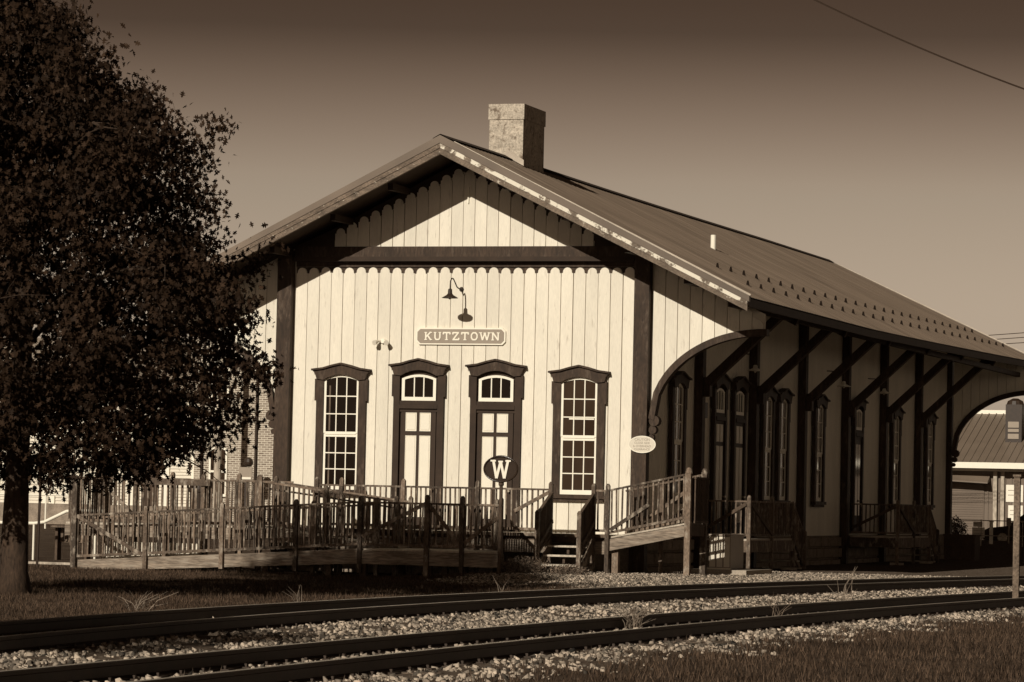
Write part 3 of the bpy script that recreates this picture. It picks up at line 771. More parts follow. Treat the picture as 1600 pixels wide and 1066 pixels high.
# ------------------------------------------------------------------ timber ramps, deck and steps
BAL = {}
def baluster_mesh(h, mat):
    k = (round(h, 2), mat.name)
    if k not in BAL: BAL[k] = localmesh('baluster', MB().box(-.018, .018, -.018, .018, 0, h), mat)
    return BAL[k]
def post(t, x, y, z0, z1, w=.095, mat=None):
    m = MB().box(x-w/2, x+w/2, y-w/2, y+w/2, z0, z1-.05)
    a = w/2; b = w*.22
    m.add([(x-a, y-a, z1-.05), (x+a, y-a, z1-.05), (x+a, y+a, z1-.05), (x-a, y+a, z1-.05), (x-b, y-b, z1), (x+b, y-b, z1), (x+b, y+b, z1), (x-b, y+b, z1)],
          [(0, 1, 5, 4), (1, 2, 6, 5), (2, 3, 7, 6), (3, 0, 4, 7), (4, 5, 6, 7)])
    ob('post', m, mat or mWood, t)
def railing(t, p, q, h=1.07, b=.10, sp=.125, mat=None, cap=.07, tops=True, off=0.0):
    """p, q = (x, y, floor z): top rail, bottom rail and single balusters"""
    mat = mat or mWood
    P, Q = Vector(p), Vector(q)
    ob('top_rail', MB().bar(P+Vector((0, 0, h-.02)), Q+Vector((0, 0, h-.02)), cap, .045), mat, t)
    ob('bottom_rail', MB().bar(P+Vector((0, 0, b)), Q+Vector((0, 0, b)), .045, .06), mat, t)
    ln = math.hypot(Q.x-P.x, Q.y-P.y); n = max(1, int(ln/sp))
    me = baluster_mesh(h-.04-b-.03, mat)
    for k in range(n):
        f = (k+.5)/n; w_ = P.lerp(Q, f)
        inst('baluster', me, t, (w_.x, w_.y, w_.z+b+.03), (R.uniform(-.012, .012), R.uniform(-.015, .015), math.atan2(Q.y-P.y, Q.x-P.x)))
def brace(t, p, q, mat=None): ob('brace', MB().bar(p, q, .04, .085, (0, 0, 1)), mat or mWood, t)

rp = thing('switchback_ramp', (-3, -3.5, .1), 'weathered timber switchback ramp with baluster railings left of the front steps', 'wooden ramp')
Y0 = -5.0
def f1(x): # floor of the lower run
    t = (x+8.0)/7.4; return .30 + .48*min(1, max(0, t))
# lower run
ob('decking', MB().bar((-8.0, -4.45, .27), (-.62, -4.45, .75), 1.0, .04), mDeck, rp)
ob('side_beam', MB().add([(-8.0, Y0+.02, .04), (-.62, Y0+.02, .42), (-.62, Y0+.02, .76), (-8.0, Y0+.02, .31), (-8.0, Y0+.06, .04), (-.62, Y0+.06, .42), (-.62, Y0+.06, .76), (-8.0, Y0+.06, .31)],
   [(0, 1, 2, 3), (7, 6, 5, 4), (0, 4, 5, 1), (3, 2, 6, 7), (0, 3, 7, 4), (1, 5, 6, 2)]), mBeamL, rp)
ob('side_beam', MB().bar((-8.0, -3.95, .16), (-.62, -3.95, .6), .04, .26), mBeamL, rp)
fx = [-8.0, -6.15, -4.18, -2.3, -.68]
for x_ in fx[1:]: post(rp, x_, Y0-.03, 0.0 if x_ < -4.3 else .2, f1(x_)+1.22)
post(rp, -8.02, Y0-.03, 0, 2.26, .13)
for a, b in zip(fx[:-1], fx[1:]):
    railing(rp, (a, Y0, f1(a)), (b, Y0, f1(b)), 1.10)
    railing(rp, (a, -3.93, f1(a)), (b, -3.93, f1(b)), 1.05, sp=.17)
    post(rp, b, -3.90, .1, f1(b)+1.2)
brace(rp, (-7.95, Y0-.05, 1.37), (-6.2, Y0-.05, .47))
for x_ in (-5.2, -3.2, -1.6): post(rp, x_, -4.6, 0, f1(x_)-.1, .14, mWoodD)
# turning landing
ob('decking', MB().add([(-.62, -4.95, .72), (2.78, -4.95, .72), (1.8, -2.35, .72), (-.62, -2.35, .72), (-.62, -4.95, .77), (2.78, -4.95, .77), (1.8, -2.35, .77), (-.62, -2.35, .77)], [(0, 3, 2, 1), (4, 5, 6, 7), (0, 1, 5, 4), (1, 2, 6, 5), (2, 3, 7, 6), (3, 0, 4, 7)]), mDeck, rp)
ob('side_beam', MB().box(-.66, 2.80, -5.02, -4.97, .41, .73), mBeamL, rp)
ob('side_beam', MB().bar((2.82, -4.98, .57), (1.84, -2.35, .57), .05, .30), mBeamL, rp)
lx = [-.68, .98, 1.84, 2.78]
for a, b in zip(lx[:-1], lx[1:]): railing(rp, (a, Y0, .77), (b, Y0, .77), 1.10)
post(rp, .98, Y0-.04, -.05, 2.06, .11); post(rp, 1.84, Y0-.03, 0, 2.05); post(rp, 2.78, Y0-.03, .1, 2.04)
railing(rp, (2.78, -4.95, .77), (1.80, -2.4, .77), 1.08); post(rp, 1.8, -2.4, .2, 2.0)
railing(rp, (-.2, -2.3, .77), (1.75, -2.3, .77), 1.08, sp=.17)
brace(rp, (.95, Y0-.05, 1.86), (-.62, Y0-.05, 1.05)); brace(rp, (1.03, Y0-.05, 1.82), (1.80, Y0-.05, .92)); brace(rp, (1.9, Y0-.05, .95), (2.74, Y0-.05, 1.58))
for x_, y_ in ((-.62, -4.9), (1.0, -4.9), (2.7, -4.6), (-.5, -2.6), (1.1, -2.6)): post(rp, x_, y_, -.1, .45, .15, mWoodD)
# upper run back towards the left
UR = ((-.35, .80), (-3.85, 1.22))
ob('decking', MB().bar((-.35, -3.0, .78), (-3.85, -3.0, 1.18), .9, .04), mDeck, rp)
ob('side_beam', MB().bar((-.35, -3.47, .66), (-3.85, -3.47, 1.06), .04, .26), mBeamL, rp)
for y_ in (-3.45, -2.45):
    a = (-.35, y_, .80); mdl = (-2.15, y_, 1.01); b = (-3.85, y_, 1.22)
    railing(rp, a, mdl, 1.10); railing(rp, mdl, b, 1.10)
    for p_ in (a, mdl, b): post(rp, p_[0], p_[1]-.03, .1, p_[2]+1.22)
ob('handrail', MB().tube([(-.3, -3.38, 1.72), (-3.8, -3.38, 2.14)], .022, 8), mWood, rp)
# upper walkway running on to the left
ob('decking', MB().box(-9.0, -3.87, -3.45, -1.2, 1.16, 1.21), mDeck, rp)
ob('side_beam', MB().box(-9.0, -3.87, -3.5, -3.46, .88, 1.159), mBeamL, rp)
ux = [-8.95, -7.15, -5.35, -3.9]
for a, b in zip(ux[:-1], ux[1:]):
    railing(rp, (a, -3.42, 1.21), (b, -3.42, 1.21), 1.11, .05)
    railing(rp, (a, -1.25, 1.21), (b, -1.25, 1.21), 1.11, .05, sp=.17)
    post(rp, b, -3.46, 0, 2.45); post(rp, a, -1.22, 0, 2.50)
railing(rp, (-8.97, -3.4, 1.21), (-8.97, -1.3, 1.21), 1.11, .05)
ob('cap_board', MB().box(-7.3, -5.15, -3.56, -3.50, 2.16, 2.30), mWood, rp)
brace(rp, (-9.0, -1.32, 2.15), (-8.1, -1.32, 1.35), mBeamL)
railing(rp, (-8.05, -4.95, .30), (-8.85, -3.5, .62), 1.1)

dk = thing('front_deck', (0, -1, .1), 'weathered timber deck with railing and open steps across the station front', 'deck')
ob('decking', MB().box(-4.4, 4.5, -2.0, -.07, 1.15, 1.20), mDeck, dk)
ob('nosing', MB().box(-2.95, 4.5, -2.06, -2.002, 1.13, 1.205), mWood, dk)
ob('side_beam', MB().box(-2.95, 3.05, -1.99, -1.94, .74, 1.04), mBeamL, dk)
ob('side_beam', MB().box(4.14, 4.5, -1.99, -1.94, .74, 1.04), mBeamL, dk)
ob('joist_shadow_board', MB().box(-2.95, 4.5, -1.93, -1.90, 1.0, 1.149), mWoodD, dk)  # dark board stands in for the shade beneath the nosing
dx = [-2.95, -2.3, -.70, 1.20, 3.05]
for a, b in zip(dx[:-1], dx[1:]): railing(dk, (a, -2.02, 1.2), (b, -2.02, 1.2), 1.07)
for x_ in dx: post(dk, x_, -2.05, .1, 2.44)
railing(dk, (4.14, -2.02, 1.2), (4.47, -2.02, 1.2), 1.07)
post(dk, 4.12, -2.05, .1, 2.42); post(dk, 4.47, -2.05, .25, 2.42)
brace(dk, (2.15, -2.08, 1.72), (3.0, -2.08, 2.18))
for x_ in (-2.5, .3, 2.3, 4.4): post(dk, x_, -1.7, 0, .76, .14, mWood)
# steps
for k, z_ in enumerate((.93, .71, .49)):
    y_ = -2.12 - .34*k
    ob('tread', MB().box(3.12, 4.08, y_-.32, y_-.01, z_-.045, z_), mDeck, dk)
    ob('riser_brace', MB().box(3.56, 3.62, y_-.2, y_-.14, z_-.2, z_-.046), mWoodD, dk)
for x_ in (3.08, 4.12):
    ob('stringer', MB().prismx([(-2.06, 1.1), (-3.2, .36), (-3.2, .18), (-3.06, .18), (-2.06, .84)], x_-.025, x_+.025), mWood, dk)
    P = Vector((x_, -2.05, 1.12)); Q = Vector((x_, -3.15, .62))
    railing(dk, P, Q, 1.08, .1, .10, mWoodD); post(dk, x_, -3.18, .15, 1.76, .10)
    brace(dk, (x_+.04, -2.1, 1.5), (x_+.04, -3.1, .95), mWoodD)

bd = thing('boarding_ramp', (5.5, -1.3, .25), 'short timber ramp rising past the right station corner with a rounded gate post', 'wooden ramp')
FZ = (1.18, 1.56)
ob('decking', MB().bar((4.5, -1.3, 1.14), (6.42, -1.3, 1.52), 1.3, .04), mDeck, bd)
ob('side_beam', MB().add([(4.40, -2.01, .80), (6.44, -2.01, 1.23), (6.44, -2.01, 1.49), (4.40, -2.01, 1.08), (4.40, -1.96, .80), (6.44, -1.96, 1.23), (6.44, -1.96, 1.49), (4.40, -1.96, 1.08)],
   [(0, 1, 2, 3), (7, 6, 5, 4), (0, 4, 5, 1), (3, 2, 6, 7), (0, 3, 7, 4), (1, 5, 6, 2)]), mBeamL, bd)
ob('side_beam', MB().box(6.44, 6.49, -2.0, -.6, 1.22, 1.50), mWoodD, bd)
railing(bd, (4.5, -2.02, 1.15), (6.40, -2.02, 1.57), 1.13)
railing(bd, (4.5, -.62, 1.15), (6.40, -.62, 1.57), 1.13)
railing(bd, (6.44, -1.94, 1.56), (6.44, -.68, 1.56), 1.02, .05, .085, mWoodD)
railing(bd, (6.56, -1.90, 1.56), (6.56, -.64, 1.56), 1.06, .0, .085, mWoodD)
for y_ in (-2.05, -.58):
    m = MB().box(6.45-.07, 6.45+.07, y_-.07, y_+.07, .0, 2.70).lathe((6.45, y_, 2.70), [(.085, 0), (.085, .03), (.072, .06), (.06, .11), (.03, .14)], 10)
    ob('gate_post', m, mWood, bd)
brace(bd, (4.55, -2.08, 1.32), (5.5, -2.08, 1.95)); brace(bd, (4.6, -.55, 1.3), (6.3, -.55, 2.5)); brace(bd, (5.5, -.55, 1.45), (6.35, -.55, 2.2))
post(bd, 5.4, -.6, .2, 2.45, .09); post(bd, 4.62, -1.8, .15, .85, .16)

def side_platform(y0, y1, xo, zf, lab):
    t = thing('side_platform', (5.5, y0, .2), lab, 'platform', 'loading platforms by the side doors')
    ob('decking', MB().box(4.96, xo, y0, y1, zf-.05, zf), mDeck, t)
    ob('side_beam', MB().box(4.96, xo, y0-.05, y0-.002, zf-.34, zf-.051), mWood, t)
    ob('side_beam', MB().box(xo, xo+.05, y0-.05, y1, zf-.34, zf-.051), mWood, t)
    railing(t, (4.98, y0, zf), (xo, y0, zf), .98); railing(t, (xo, y0, zf), (xo, (y0+y1)/2, zf), .98); railing(t, (xo, (y0+y1)/2, zf), (xo, y1, zf), .98)
    brace(t, (5.05, y0-.05, zf+.25), (xo-.05, y0-.05, zf+.9), mWoodD); brace(t, (xo+.05, y0+.1, zf+.9), (xo+.05, (y0+y1)/2, zf+.1), mWoodD)
    for y_ in (y0, (y0+y1)/2, y1): post(t, xo+.02, y_, .15, zf+1.12 if y_ != y1 else zf+1.0)
    for k in range(4): ob('tread', MB().box(5.1, xo, y1+.05+.3*k, y1+.33+.3*k, zf-.24-.2*k, zf-.2-.2*k), mDeck, t)
    railing(t, (xo, y1, zf-.05), (xo, y1+1.3, zf-.85), 1.0, .1); post(t, xo+.02, y1+1.32, .15, zf+.22, .12)
    ob('stringer', MB().prismx([(y1, zf-.06), (y1+1.35, zf-.9), (y1+1.35, .2), (y1+1.2, .2), (y1, zf-.35)], xo-.06, xo-.02), mWood, t)
    for y_ in (y0+.2, y1-.2): ob('footing', MB().box(xo-.2, xo+.15, y_-.2, y_+.2, .15, .34), mConc, t)
side_platform(5.0, 9.9, 6.15, 1.12, 'dark timber platform with railings outside the panelled double doors')
side_platform(22.6, 27.6, 6.40, 1.14, 'dark timber platform with railings outside the glazed side door')

# cabinet on its slab
cb = thing('utility_cabinet', (6.5, 1.6, .3), 'grey metal cabinet with pale louvred front on a concrete slab', 'cabinet')
ob('body', MB().box(6.18, 6.72, 1.0, 2.3, .42, 1.22), mBox, cb)
ob('lid', MB().box(6.15, 6.75, .95, 2.33, 1.222, 1.26), mBox, cb)
for k in range(3): ob('front_panel', MB().box(6.2+.18*k, 6.34+.18*k, .975, .998, .46, 1.2), mBoxW, cb)
ob('foot_rail', MB().box(6.15, 6.75, .93, .98, .40, .44), mBoxW, cb)
sl = ob('concrete_slab', MB().box(5.7, 7.25, .5, 3.1, .1, .40), mConc, None, 'low concrete slab under the grey metal cabinet'); sl['category'] = 'slab'

# pale block wall behind the lower ramp run
bw_ = thing('block_wall', (-7.5, -2.6, .1), 'low pale block wall behind the ramp balusters at the far left', 'wall')
for r_ in range(3):
    x = -7.9 - (.2 if r_ % 2 else 0)
    while x < -5.3:
        x1 = min(x+.40, -5.3); ob('block', MB().box(max(x, -7.9)+.006, x1-.006, -3.76+R.uniform(-.012, .012), -3.58, .06+.235*r_, .285+.235*r_), mConcW, bw_); x += .40

# ------------------------------------------------------------------ buildings behind, left
bb = thing('brick_building', (-20, 46, .9), 'tall brick building with sash window behind the station and oak tree', 'building')
BY = 45.0
ob('wall', MB().box(-26.5, -10, BY, BY+14, .2, 8.6), mBrick, bb)
ob('roof', MB().prismx([(BY-.4, 8.6), (BY+14.4, 8.6), (BY+7, 11.2)], -26.9, -9.6), mGreyRoof, bb)
def bwin(x, z0, z1, wd):
    o = ob('window', MB().box(x-wd/2-.08, x+wd/2+.08, BY-.10, BY-.004, z0-.12, z0-.02).box(x-wd/2-.08, x-wd/2, BY-.06, BY-.004, z0-.019, z1).box(x+wd/2, x+wd/2+.08, BY-.06, BY-.004, z0-.019, z1).box(x-wd/2, x+wd/2, BY-.05, BY-.004, (z0+z1)/2-.04, (z0+z1)/2+.04), mWhite, bb)
    tp = MB(); arch_strip(tp, x-wd/2-.08, x+wd/2+.08, z1, z1+.14, .10, BY-.06, BY-.004); ob('frame_head', tp, mWhite, o)
    ob('pane', MB().box(x-wd/2, x+wd/2, BY-.02, BY-.005, (z0+z1)/2+.04, z1+.1), mGlassB, o); ob('pane', MB().box(x-wd/2, x+wd/2, BY-.02, BY-.005, z0, (z0+z1)/2-.04), mGlassB, o)
    a = MB(); arch_strip(a, x-wd/2-.2, x+wd/2+.2, z1+.12, z1+.38, .2, BY-.05, BY-.004); ob('brick_arch', a, mBrick, o)
for x in (-25.45, -22.3, -19.2): bwin(x, 2.0, 3.75, .62)
for x in (-25.45, -22.3): bwin(x, 5.4, 7.2, .62)
for x in (-23.85, -26.15): ob('downspout', MB().tube([(x, BY-.08, 1), (x, BY-.08, 8.5)], .05, 8), mIron, bb)
ob('fixed_cable', MB().tube([(-24.4, BY-.05, 5.4), (-24.0, BY-.06, 5.25), (-23.6, BY-.05, 5.35)], .02, 5), mWhite, bb)
sb = thing('siding_building', (-35, 46, .9), 'pale clapboard building with white corner strips at the far left', 'building')
ob('wall', MB().box(-60, -26.6, BY+.6, BY+12, .9, 6.0), mWhiteSid, sb)
cl = MB()
for k in range(34):
    z = 1.45+.125*k
    if z < 5.9: cl.add([(-60, BY+.597, z+.12), (-60, BY+.555, z), (-26.6, BY+.555, z), (-26.6, BY+.597, z+.12)], [(0, 1, 2, 3)]).add([(-60, BY+.555, z), (-60, BY+.597, z), (-26.6, BY+.597, z), (-26.6, BY+.555, z)], [(0, 1, 2, 3)])
ob('clapboards', cl, mWhiteSid, sb, kind='stuff')
for x in (-33.2, -32.9, -31.4, -30.85, -29.45, -27.9, -26.7): ob('corner_strip', MB().box(x-.12, x+.12, BY+.50, BY+.556, 1.45, 5.9), mWhite, sb)
ob('base_wall', MB().box(-60, -26.6, BY+.3, BY+.59, .2, 1.44), mStone, sb)
ob('roof', MB().prismx([(BY-.1, 5.95), (BY+12.4, 5.95), (BY+6, 8.4)], -60.5, -26.62), mGreyRoof, sb)
for x in (-30.6, -28.6): ob('door', MB().box(x-.35, x+.35, BY+.5, BY+.552, 1.45, 3.6), mTrim, sb)
lr = thing('loading_rail', (-31, 40, 1.0), 'white pipe railing in front of the pale clapboard building', 'railing')
for z in (2.43, 2.08, 1.80): ob('pipe', MB().tube([(-36, 40, z), (-29.2, 40, z)], .035, 8), mWhite, lr)
for x in (-34.5, -32.5, -30.5, -29.3): ob('upright', MB().tube([(x, 40, .5), (x, 40, 2.45)], .035, 8), mWhite, lr)
hr = thing('curved_handrail', (-12.6, 3, .1), 'pale curved pipe handrail beside the ramp at the far left', 'handrail')
ob('pipe', MB().tube([(-15.5, 3, 1.08), (-13.0, 3, 1.08), (-12.7, 3, 1.12), (-12.05, 3, 1.42), (-11.8, 3, 1.45), (-11.0, 3, 1.45)], .045, 10), mWhite, hr, smooth=True)
for x in (-15.2, -13.0, -11.2): ob('upright', MB().tube([(x, 3, -.1), (x, 3, 1.08)], .03, 8), mWhite, hr)
bn = thing('slatted_bench', (-12.3, 4, .1), 'small dark slatted bench under the pale curved handrail', 'bench')
for k in range(8): ob('slat', MB().box(-12.75+.12*k, -12.68+.12*k, 3.9, 3.95, .62, 1.0), mWood, bn)
ob('seat', MB().box(-12.8, -11.8, 3.6, 4.1, .98, 1.03), mWood, bn)
ob('rail', MB().box(-12.8, -11.8, 3.96, 4.0, .58, .64), mWood, bn)
for x in (-12.75, -11.88): ob('leg', MB().box(x, x+.07, 3.8, 4.05, -.1, .97), mWoodD, bn)
up = thing('utility_pole', (-24.7, 43, .9), 'bleached wooden utility pole in front of the brick wall', 'utility pole')
ob('shaft', MB().tube([(-24.65, 43, .3), (-24.6, 43, 9.0)], [.16, .12], 12), mPole, up)
ob('crossarm', MB().box(-25.6, -23.6, 42.8, 42.9, 8.3, 8.42), mPole, up)
bs = thing('small_grey_sign', (-23.6, 43.5, .9), 'small grey notice board with a dark round lamp on top by the brick wall', 'sign')
ob('board', MB().box(-23.95, -23.4, 43.5, 43.55, 2.55, 3.05), mSignG, bs); ob('strip', MB().box(-23.92, -23.43, 43.48, 43.498, 2.58, 2.66), mWhite, bs)
ob('lamp', MB().lathe((-23.55, 43.5, 3.07), [(.08, 0), (.17, .08), (.19, .18), (.14, .3), (.04, .36)], 12), mIron, bs); ob('post', MB().box(-23.72, -23.62, 43.56, 43.64, .3, 3.0), mIron, bs)
tp_ = thing('thin_sign_post', (-8.6, -5.8, .1), 'thin dark metal post standing left of the ramp under the oak', 'post')
ob('shaft', MB().tube([(-8.62, -5.8, -.2), (-8.55, -5.8, 4.1)], .034, 8), mIron, tp_); ob('plate', MB().box(-8.85, -8.25, -5.86, -5.83, 3.5, 4.1), mSignG, tp_)
kb = ob('timber_kerb', MB().box(-12.0, -8.2, -1.6, -1.4, .02, .16), mPole, None, 'pale timber kerb lying on the grass left of the ramp'); kb['category'] = 'kerb'
bin_ = thing('dark_bin', (-11.2, 10, .1), 'dark tall bin seen over the left ramp railing', 'bin')
ob('body', MB().lathe((-11.2, 10, .1), [(.27, 0), (.30, 1.9), (.33, 1.92), (.33, 2.0)], 14), mIron, bin_); ob('lid', MB().lathe((-11.2, 10, 2.1), [(.33, 0), (.28, .18), (.1, .25)], 14), mIron, bin_)

# ------------------------------------------------------------------ buildings and things behind, right
br = thing('steel_barn', (0, 106, .6), 'long ribbed steel barn with roller door and grey ribbed roof beyond the station', 'building')
QY = 105.0
ob('wall', MB().box(-22, 26, QY, QY+16, .3, 4.5), mBarn, br)
rb = MB()
for k in range(150):
    x = -21.9+.32*k; rb.box(x, x+.09, QY-.05, QY-.002, .5, 4.15)
ob('wall_ribs', rb, mBarn, br, kind='stuff')
m = MB().add([(-22.6, QY-.9, 4.45), (26.6, QY-.9, 4.45), (26.6, QY+8, 7.55), (-22.6, QY+8, 7.55), (-22.6, QY+17, 4.45), (26.6, QY+17, 4.45)], [(0, 1, 2, 3), (3, 2, 5, 4)])
for k in range(120):
    x = -22.5+.41*k; m.bar((x, QY-.88, 4.47), (x, QY+7.95, 7.56), .05, .05)
ob('roof', m, mBarnRoof, br)
ob('gutter', MB().box(-22.6, 26.6, QY-1.05, QY-.91, 4.30, 4.62), mWhite, br)
ob('ridge', MB().box(-22.6, 26.6, QY+7.85, QY+8.15, 7.5, 7.72), mWhite, br)
ob('soffit_band', MB().box(-22, 26, QY-.5, QY-.051, 4.16, 4.29), mWhiteSid, br)
sh = ob('roller_door', MB().box(-9.6, -5.72, QY-.07, QY-.052, .5, 3.62), mRoll, br)
sl_ = MB()
for k in range(24): sl_.box(-9.55, -5.77, QY-.095, QY-.072, .52+.128*k, .60+.128*k)
ob('shutter_slats', sl_, mRoll, sh)
ob('door_hood', MB().add([(-9.9, QY-.06, 4.1), (-5.4, QY-.06, 3.95), (-5.4, QY-.9, 3.55), (-9.9, QY-.9, 3.75), (-9.9, QY-.06, 3.7), (-5.4, QY-.06, 3.6), (-5.4, QY-.9, 3.48), (-9.9, QY-.9, 3.68)], [(0, 1, 2, 3), (7, 6, 5, 4), (3, 2, 6, 7), (0, 3, 7, 4), (1, 5, 6, 2)]), mBarnRoof, br)
for x in (-5.1, -4.7): ob('downpipe', MB().box(x-.1, x+.1, QY-.25, QY-.053, .4, 4.15), mPole, br)
vb = thing('roof_ventilator', (-4.7, QY+3.5, 5.8), 'dark box on the barn roof with three pale plates', 'roof vent')
ob('body', MB().box(-5.15, -4.25, QY+3.0, QY+4.0, 5.6, 7.9).tube([(-4.7, QY+3.5, 7.9), (-4.7, QY+3.5, 8.1), (-4.7, QY+3.5, 8.25)], [.5, .42, .15], 14), mIron, vb)
for z0, z1 in ((6.62, 6.95), (6.38, 6.55), (6.0, 6.28)): ob('plate', MB().box(-5.0, -4.4, QY+2.96, QY+2.995, z0, z1), mSignG, vb)

def sign_on_post(name, x, y, plates, lab, zt, mat=None):
    t = thing(name, (x, y, zg(x, y)), lab, 'sign')
    ob('post', MB().tube([(x, y+.03, zg(x, y)-.2), (x, y+.03, zt)], .025, 8), mPole, t)
    for (x0, x1, z0, z1) in plates:
        pl_ = ob('plate', MB().box(x0, x1, y-.015, y+.0, z0, z1), mat or mOval, t)
        for k in range(2):
            zz_ = z1-(z1-z0)*(.3+.28*k); ob('print', MB().box(x0+.12*(x1-x0), x1-.12*(x1-x0), y-.018, y-.0151, zz_-.03*(z1-z0)-.008, zz_), mInk, pl_)
sign_on_post('notice_sign', 3.95, 50, ((3.74, 4.09, 1.37, 1.57), (3.70, 4.18, .97, 1.35)), 'white notice of two plates on a post past the far platform', 1.5)
sign_on_post('small_post_sign', 4.93, 51, ((4.84, 5.02, 1.42, 1.74),), 'small narrow plate on a thin post beside the dark car', 1.72, mSignG)
sign_on_post('large_wall_notice', 4.75, 57, ((4.35, 5.1, 1.05, 1.5),), 'wide grey notice board standing behind the dark car', 1.5, mSignG)
sign_on_post('white_trackside_board', 3.55, 60, ((3.25, 3.95, 2.38, 3.08), (3.35, 3.95, 1.6, 2.24)), 'two white boards stacked on one post at the right edge', 3.0, mWhite)
pg = thing('paling_post', (4.35, 50.5, .6), 'short white post between the white notice and the dark car', 'post')
ob('shaft', MB().box(4.29, 4.41, 50.4, 50.52, .4, 1.55), mWhite, pg); ob('cap', MB().box(4.27, 4.43, 50.38, 50.54, 1.552, 1.6), mWhite, pg)
gr_ = thing('wire_guard_rail', (4, 49, .6), 'thin pipe guard rail in front of the barn yard', 'railing')
for z in (1.62, 1.05): ob('pipe', MB().tube([(2.6, 49, z), (7.5, 49, z)], .018, 6), mPole, gr_)
for x in (2.6, 4.22, 5.8, 7.4): ob('upright', MB().tube([(x, 49, .3), (x, 49, 1.65)], .02, 6), mPole, gr_)
wp = thing('marker_post', (17.0, -18.2, .2), 'tall weathered post beside the tracks at the right edge', 'post')
ob('shaft', MB().box(16.93, 17.04, -18.25, -18.15, .0, 2.6), mTie, wp)
ob('cap', MB().box(16.91, 17.06, -18.27, -18.13, 2.602, 2.64), mTie, wp)

# dark car parked in front of the barn
car = thing('parked_car', (4.9, 55.5, .62), 'dark car parked in front of the barn at the right edge', 'car')
def prof_car(pts, y0, y1, mat, nm): return ob(nm, MB().prism(pts, y0, y1), mat, car)
prof_car([(3.3, .85), (3.25, 1.2), (3.5, 1.32), (4.3, 1.42), (6.9, 1.42), (7.6, 1.34), (7.65, .9), (7.3, .82), (3.6, .82)], 54.7, 56.4, mCar, 'body')
prof_car([(4.2, 1.42), (4.9, 1.92), (6.3, 1.95), (7.0, 1.43)], 54.85, 56.25, mCar, 'cabin')
for x0, x1 in ((4.55, 5.45), (5.55, 6.6)): ob('side_window', MB().prism([(x0, 1.46), (x1, 1.46), (x1-.12, 1.86), (x0+.28, 1.86)], 54.83, 54.849), mGlass, car)
for x in (4.05, 6.75):
    for y in (54.68, 56.2):
        wh = ob('wheel', MB().tube([(x, y, .93), (x, y+.22, .93)], .33, 18), mTyre, car); ob('hubcap', MB().tube([(x, y-.01, .93), (x, y+.0, .93)], .2, 12), mChrome, wh)
ob('bumper', MB().box(3.2, 3.32, 54.8, 56.3, .88, 1.0), mChrome, car); ob('headlight', MB().box(3.24, 3.36, 54.72, 55.0, 1.1, 1.24), mChrome, car)
ob('door_handle', MB().box(5.3, 5.45, 54.68, 54.699, 1.32, 1.35), mChrome, car)
dp = thing('planter_box', (6.0, 36.5, .3), 'dark timber box beyond the far platform under the arch', 'planter')
ob('box', MB().box(5.3, 6.35, 36.0, 37.0, .1, 1.1), mWoodD, dp); ob('rim', MB().box(5.26, 6.39, 35.96, 37.04, 1.102, 1.16), mWoodD, dp)

# ------------------------------------------------------------------ wires
def wire(pts, lab, r=.012):
    o = ob('overhead_wire', MB().tube(pts, r, 5), mWire, None, lab); o['category'] = 'wire'; return o
def sagline(a, b, sag, n=24):
    a, b = Vector(a), Vector(b); return [a.lerp(b, k/n) - Vector((0, 0, sag*4*(k/n)*(1-k/n))) for k in range(n+1)]
wire(sagline((3.5, 0, 17.2), (17.0, 0, 10.9), .55), 'single dark wire crossing the sky at the top right corner', .022)
for k, (za, zb) in enumerate(((10.55, 10.95), (10.38, 10.62), (10.75, 11.2))):
    wire(sagline((-14, 90, za-.6), (8, 90, zb+.6), .2), ('middle', 'lowest', 'topmost')[k] + ' of three faint power lines behind the far end of the roof', .02)

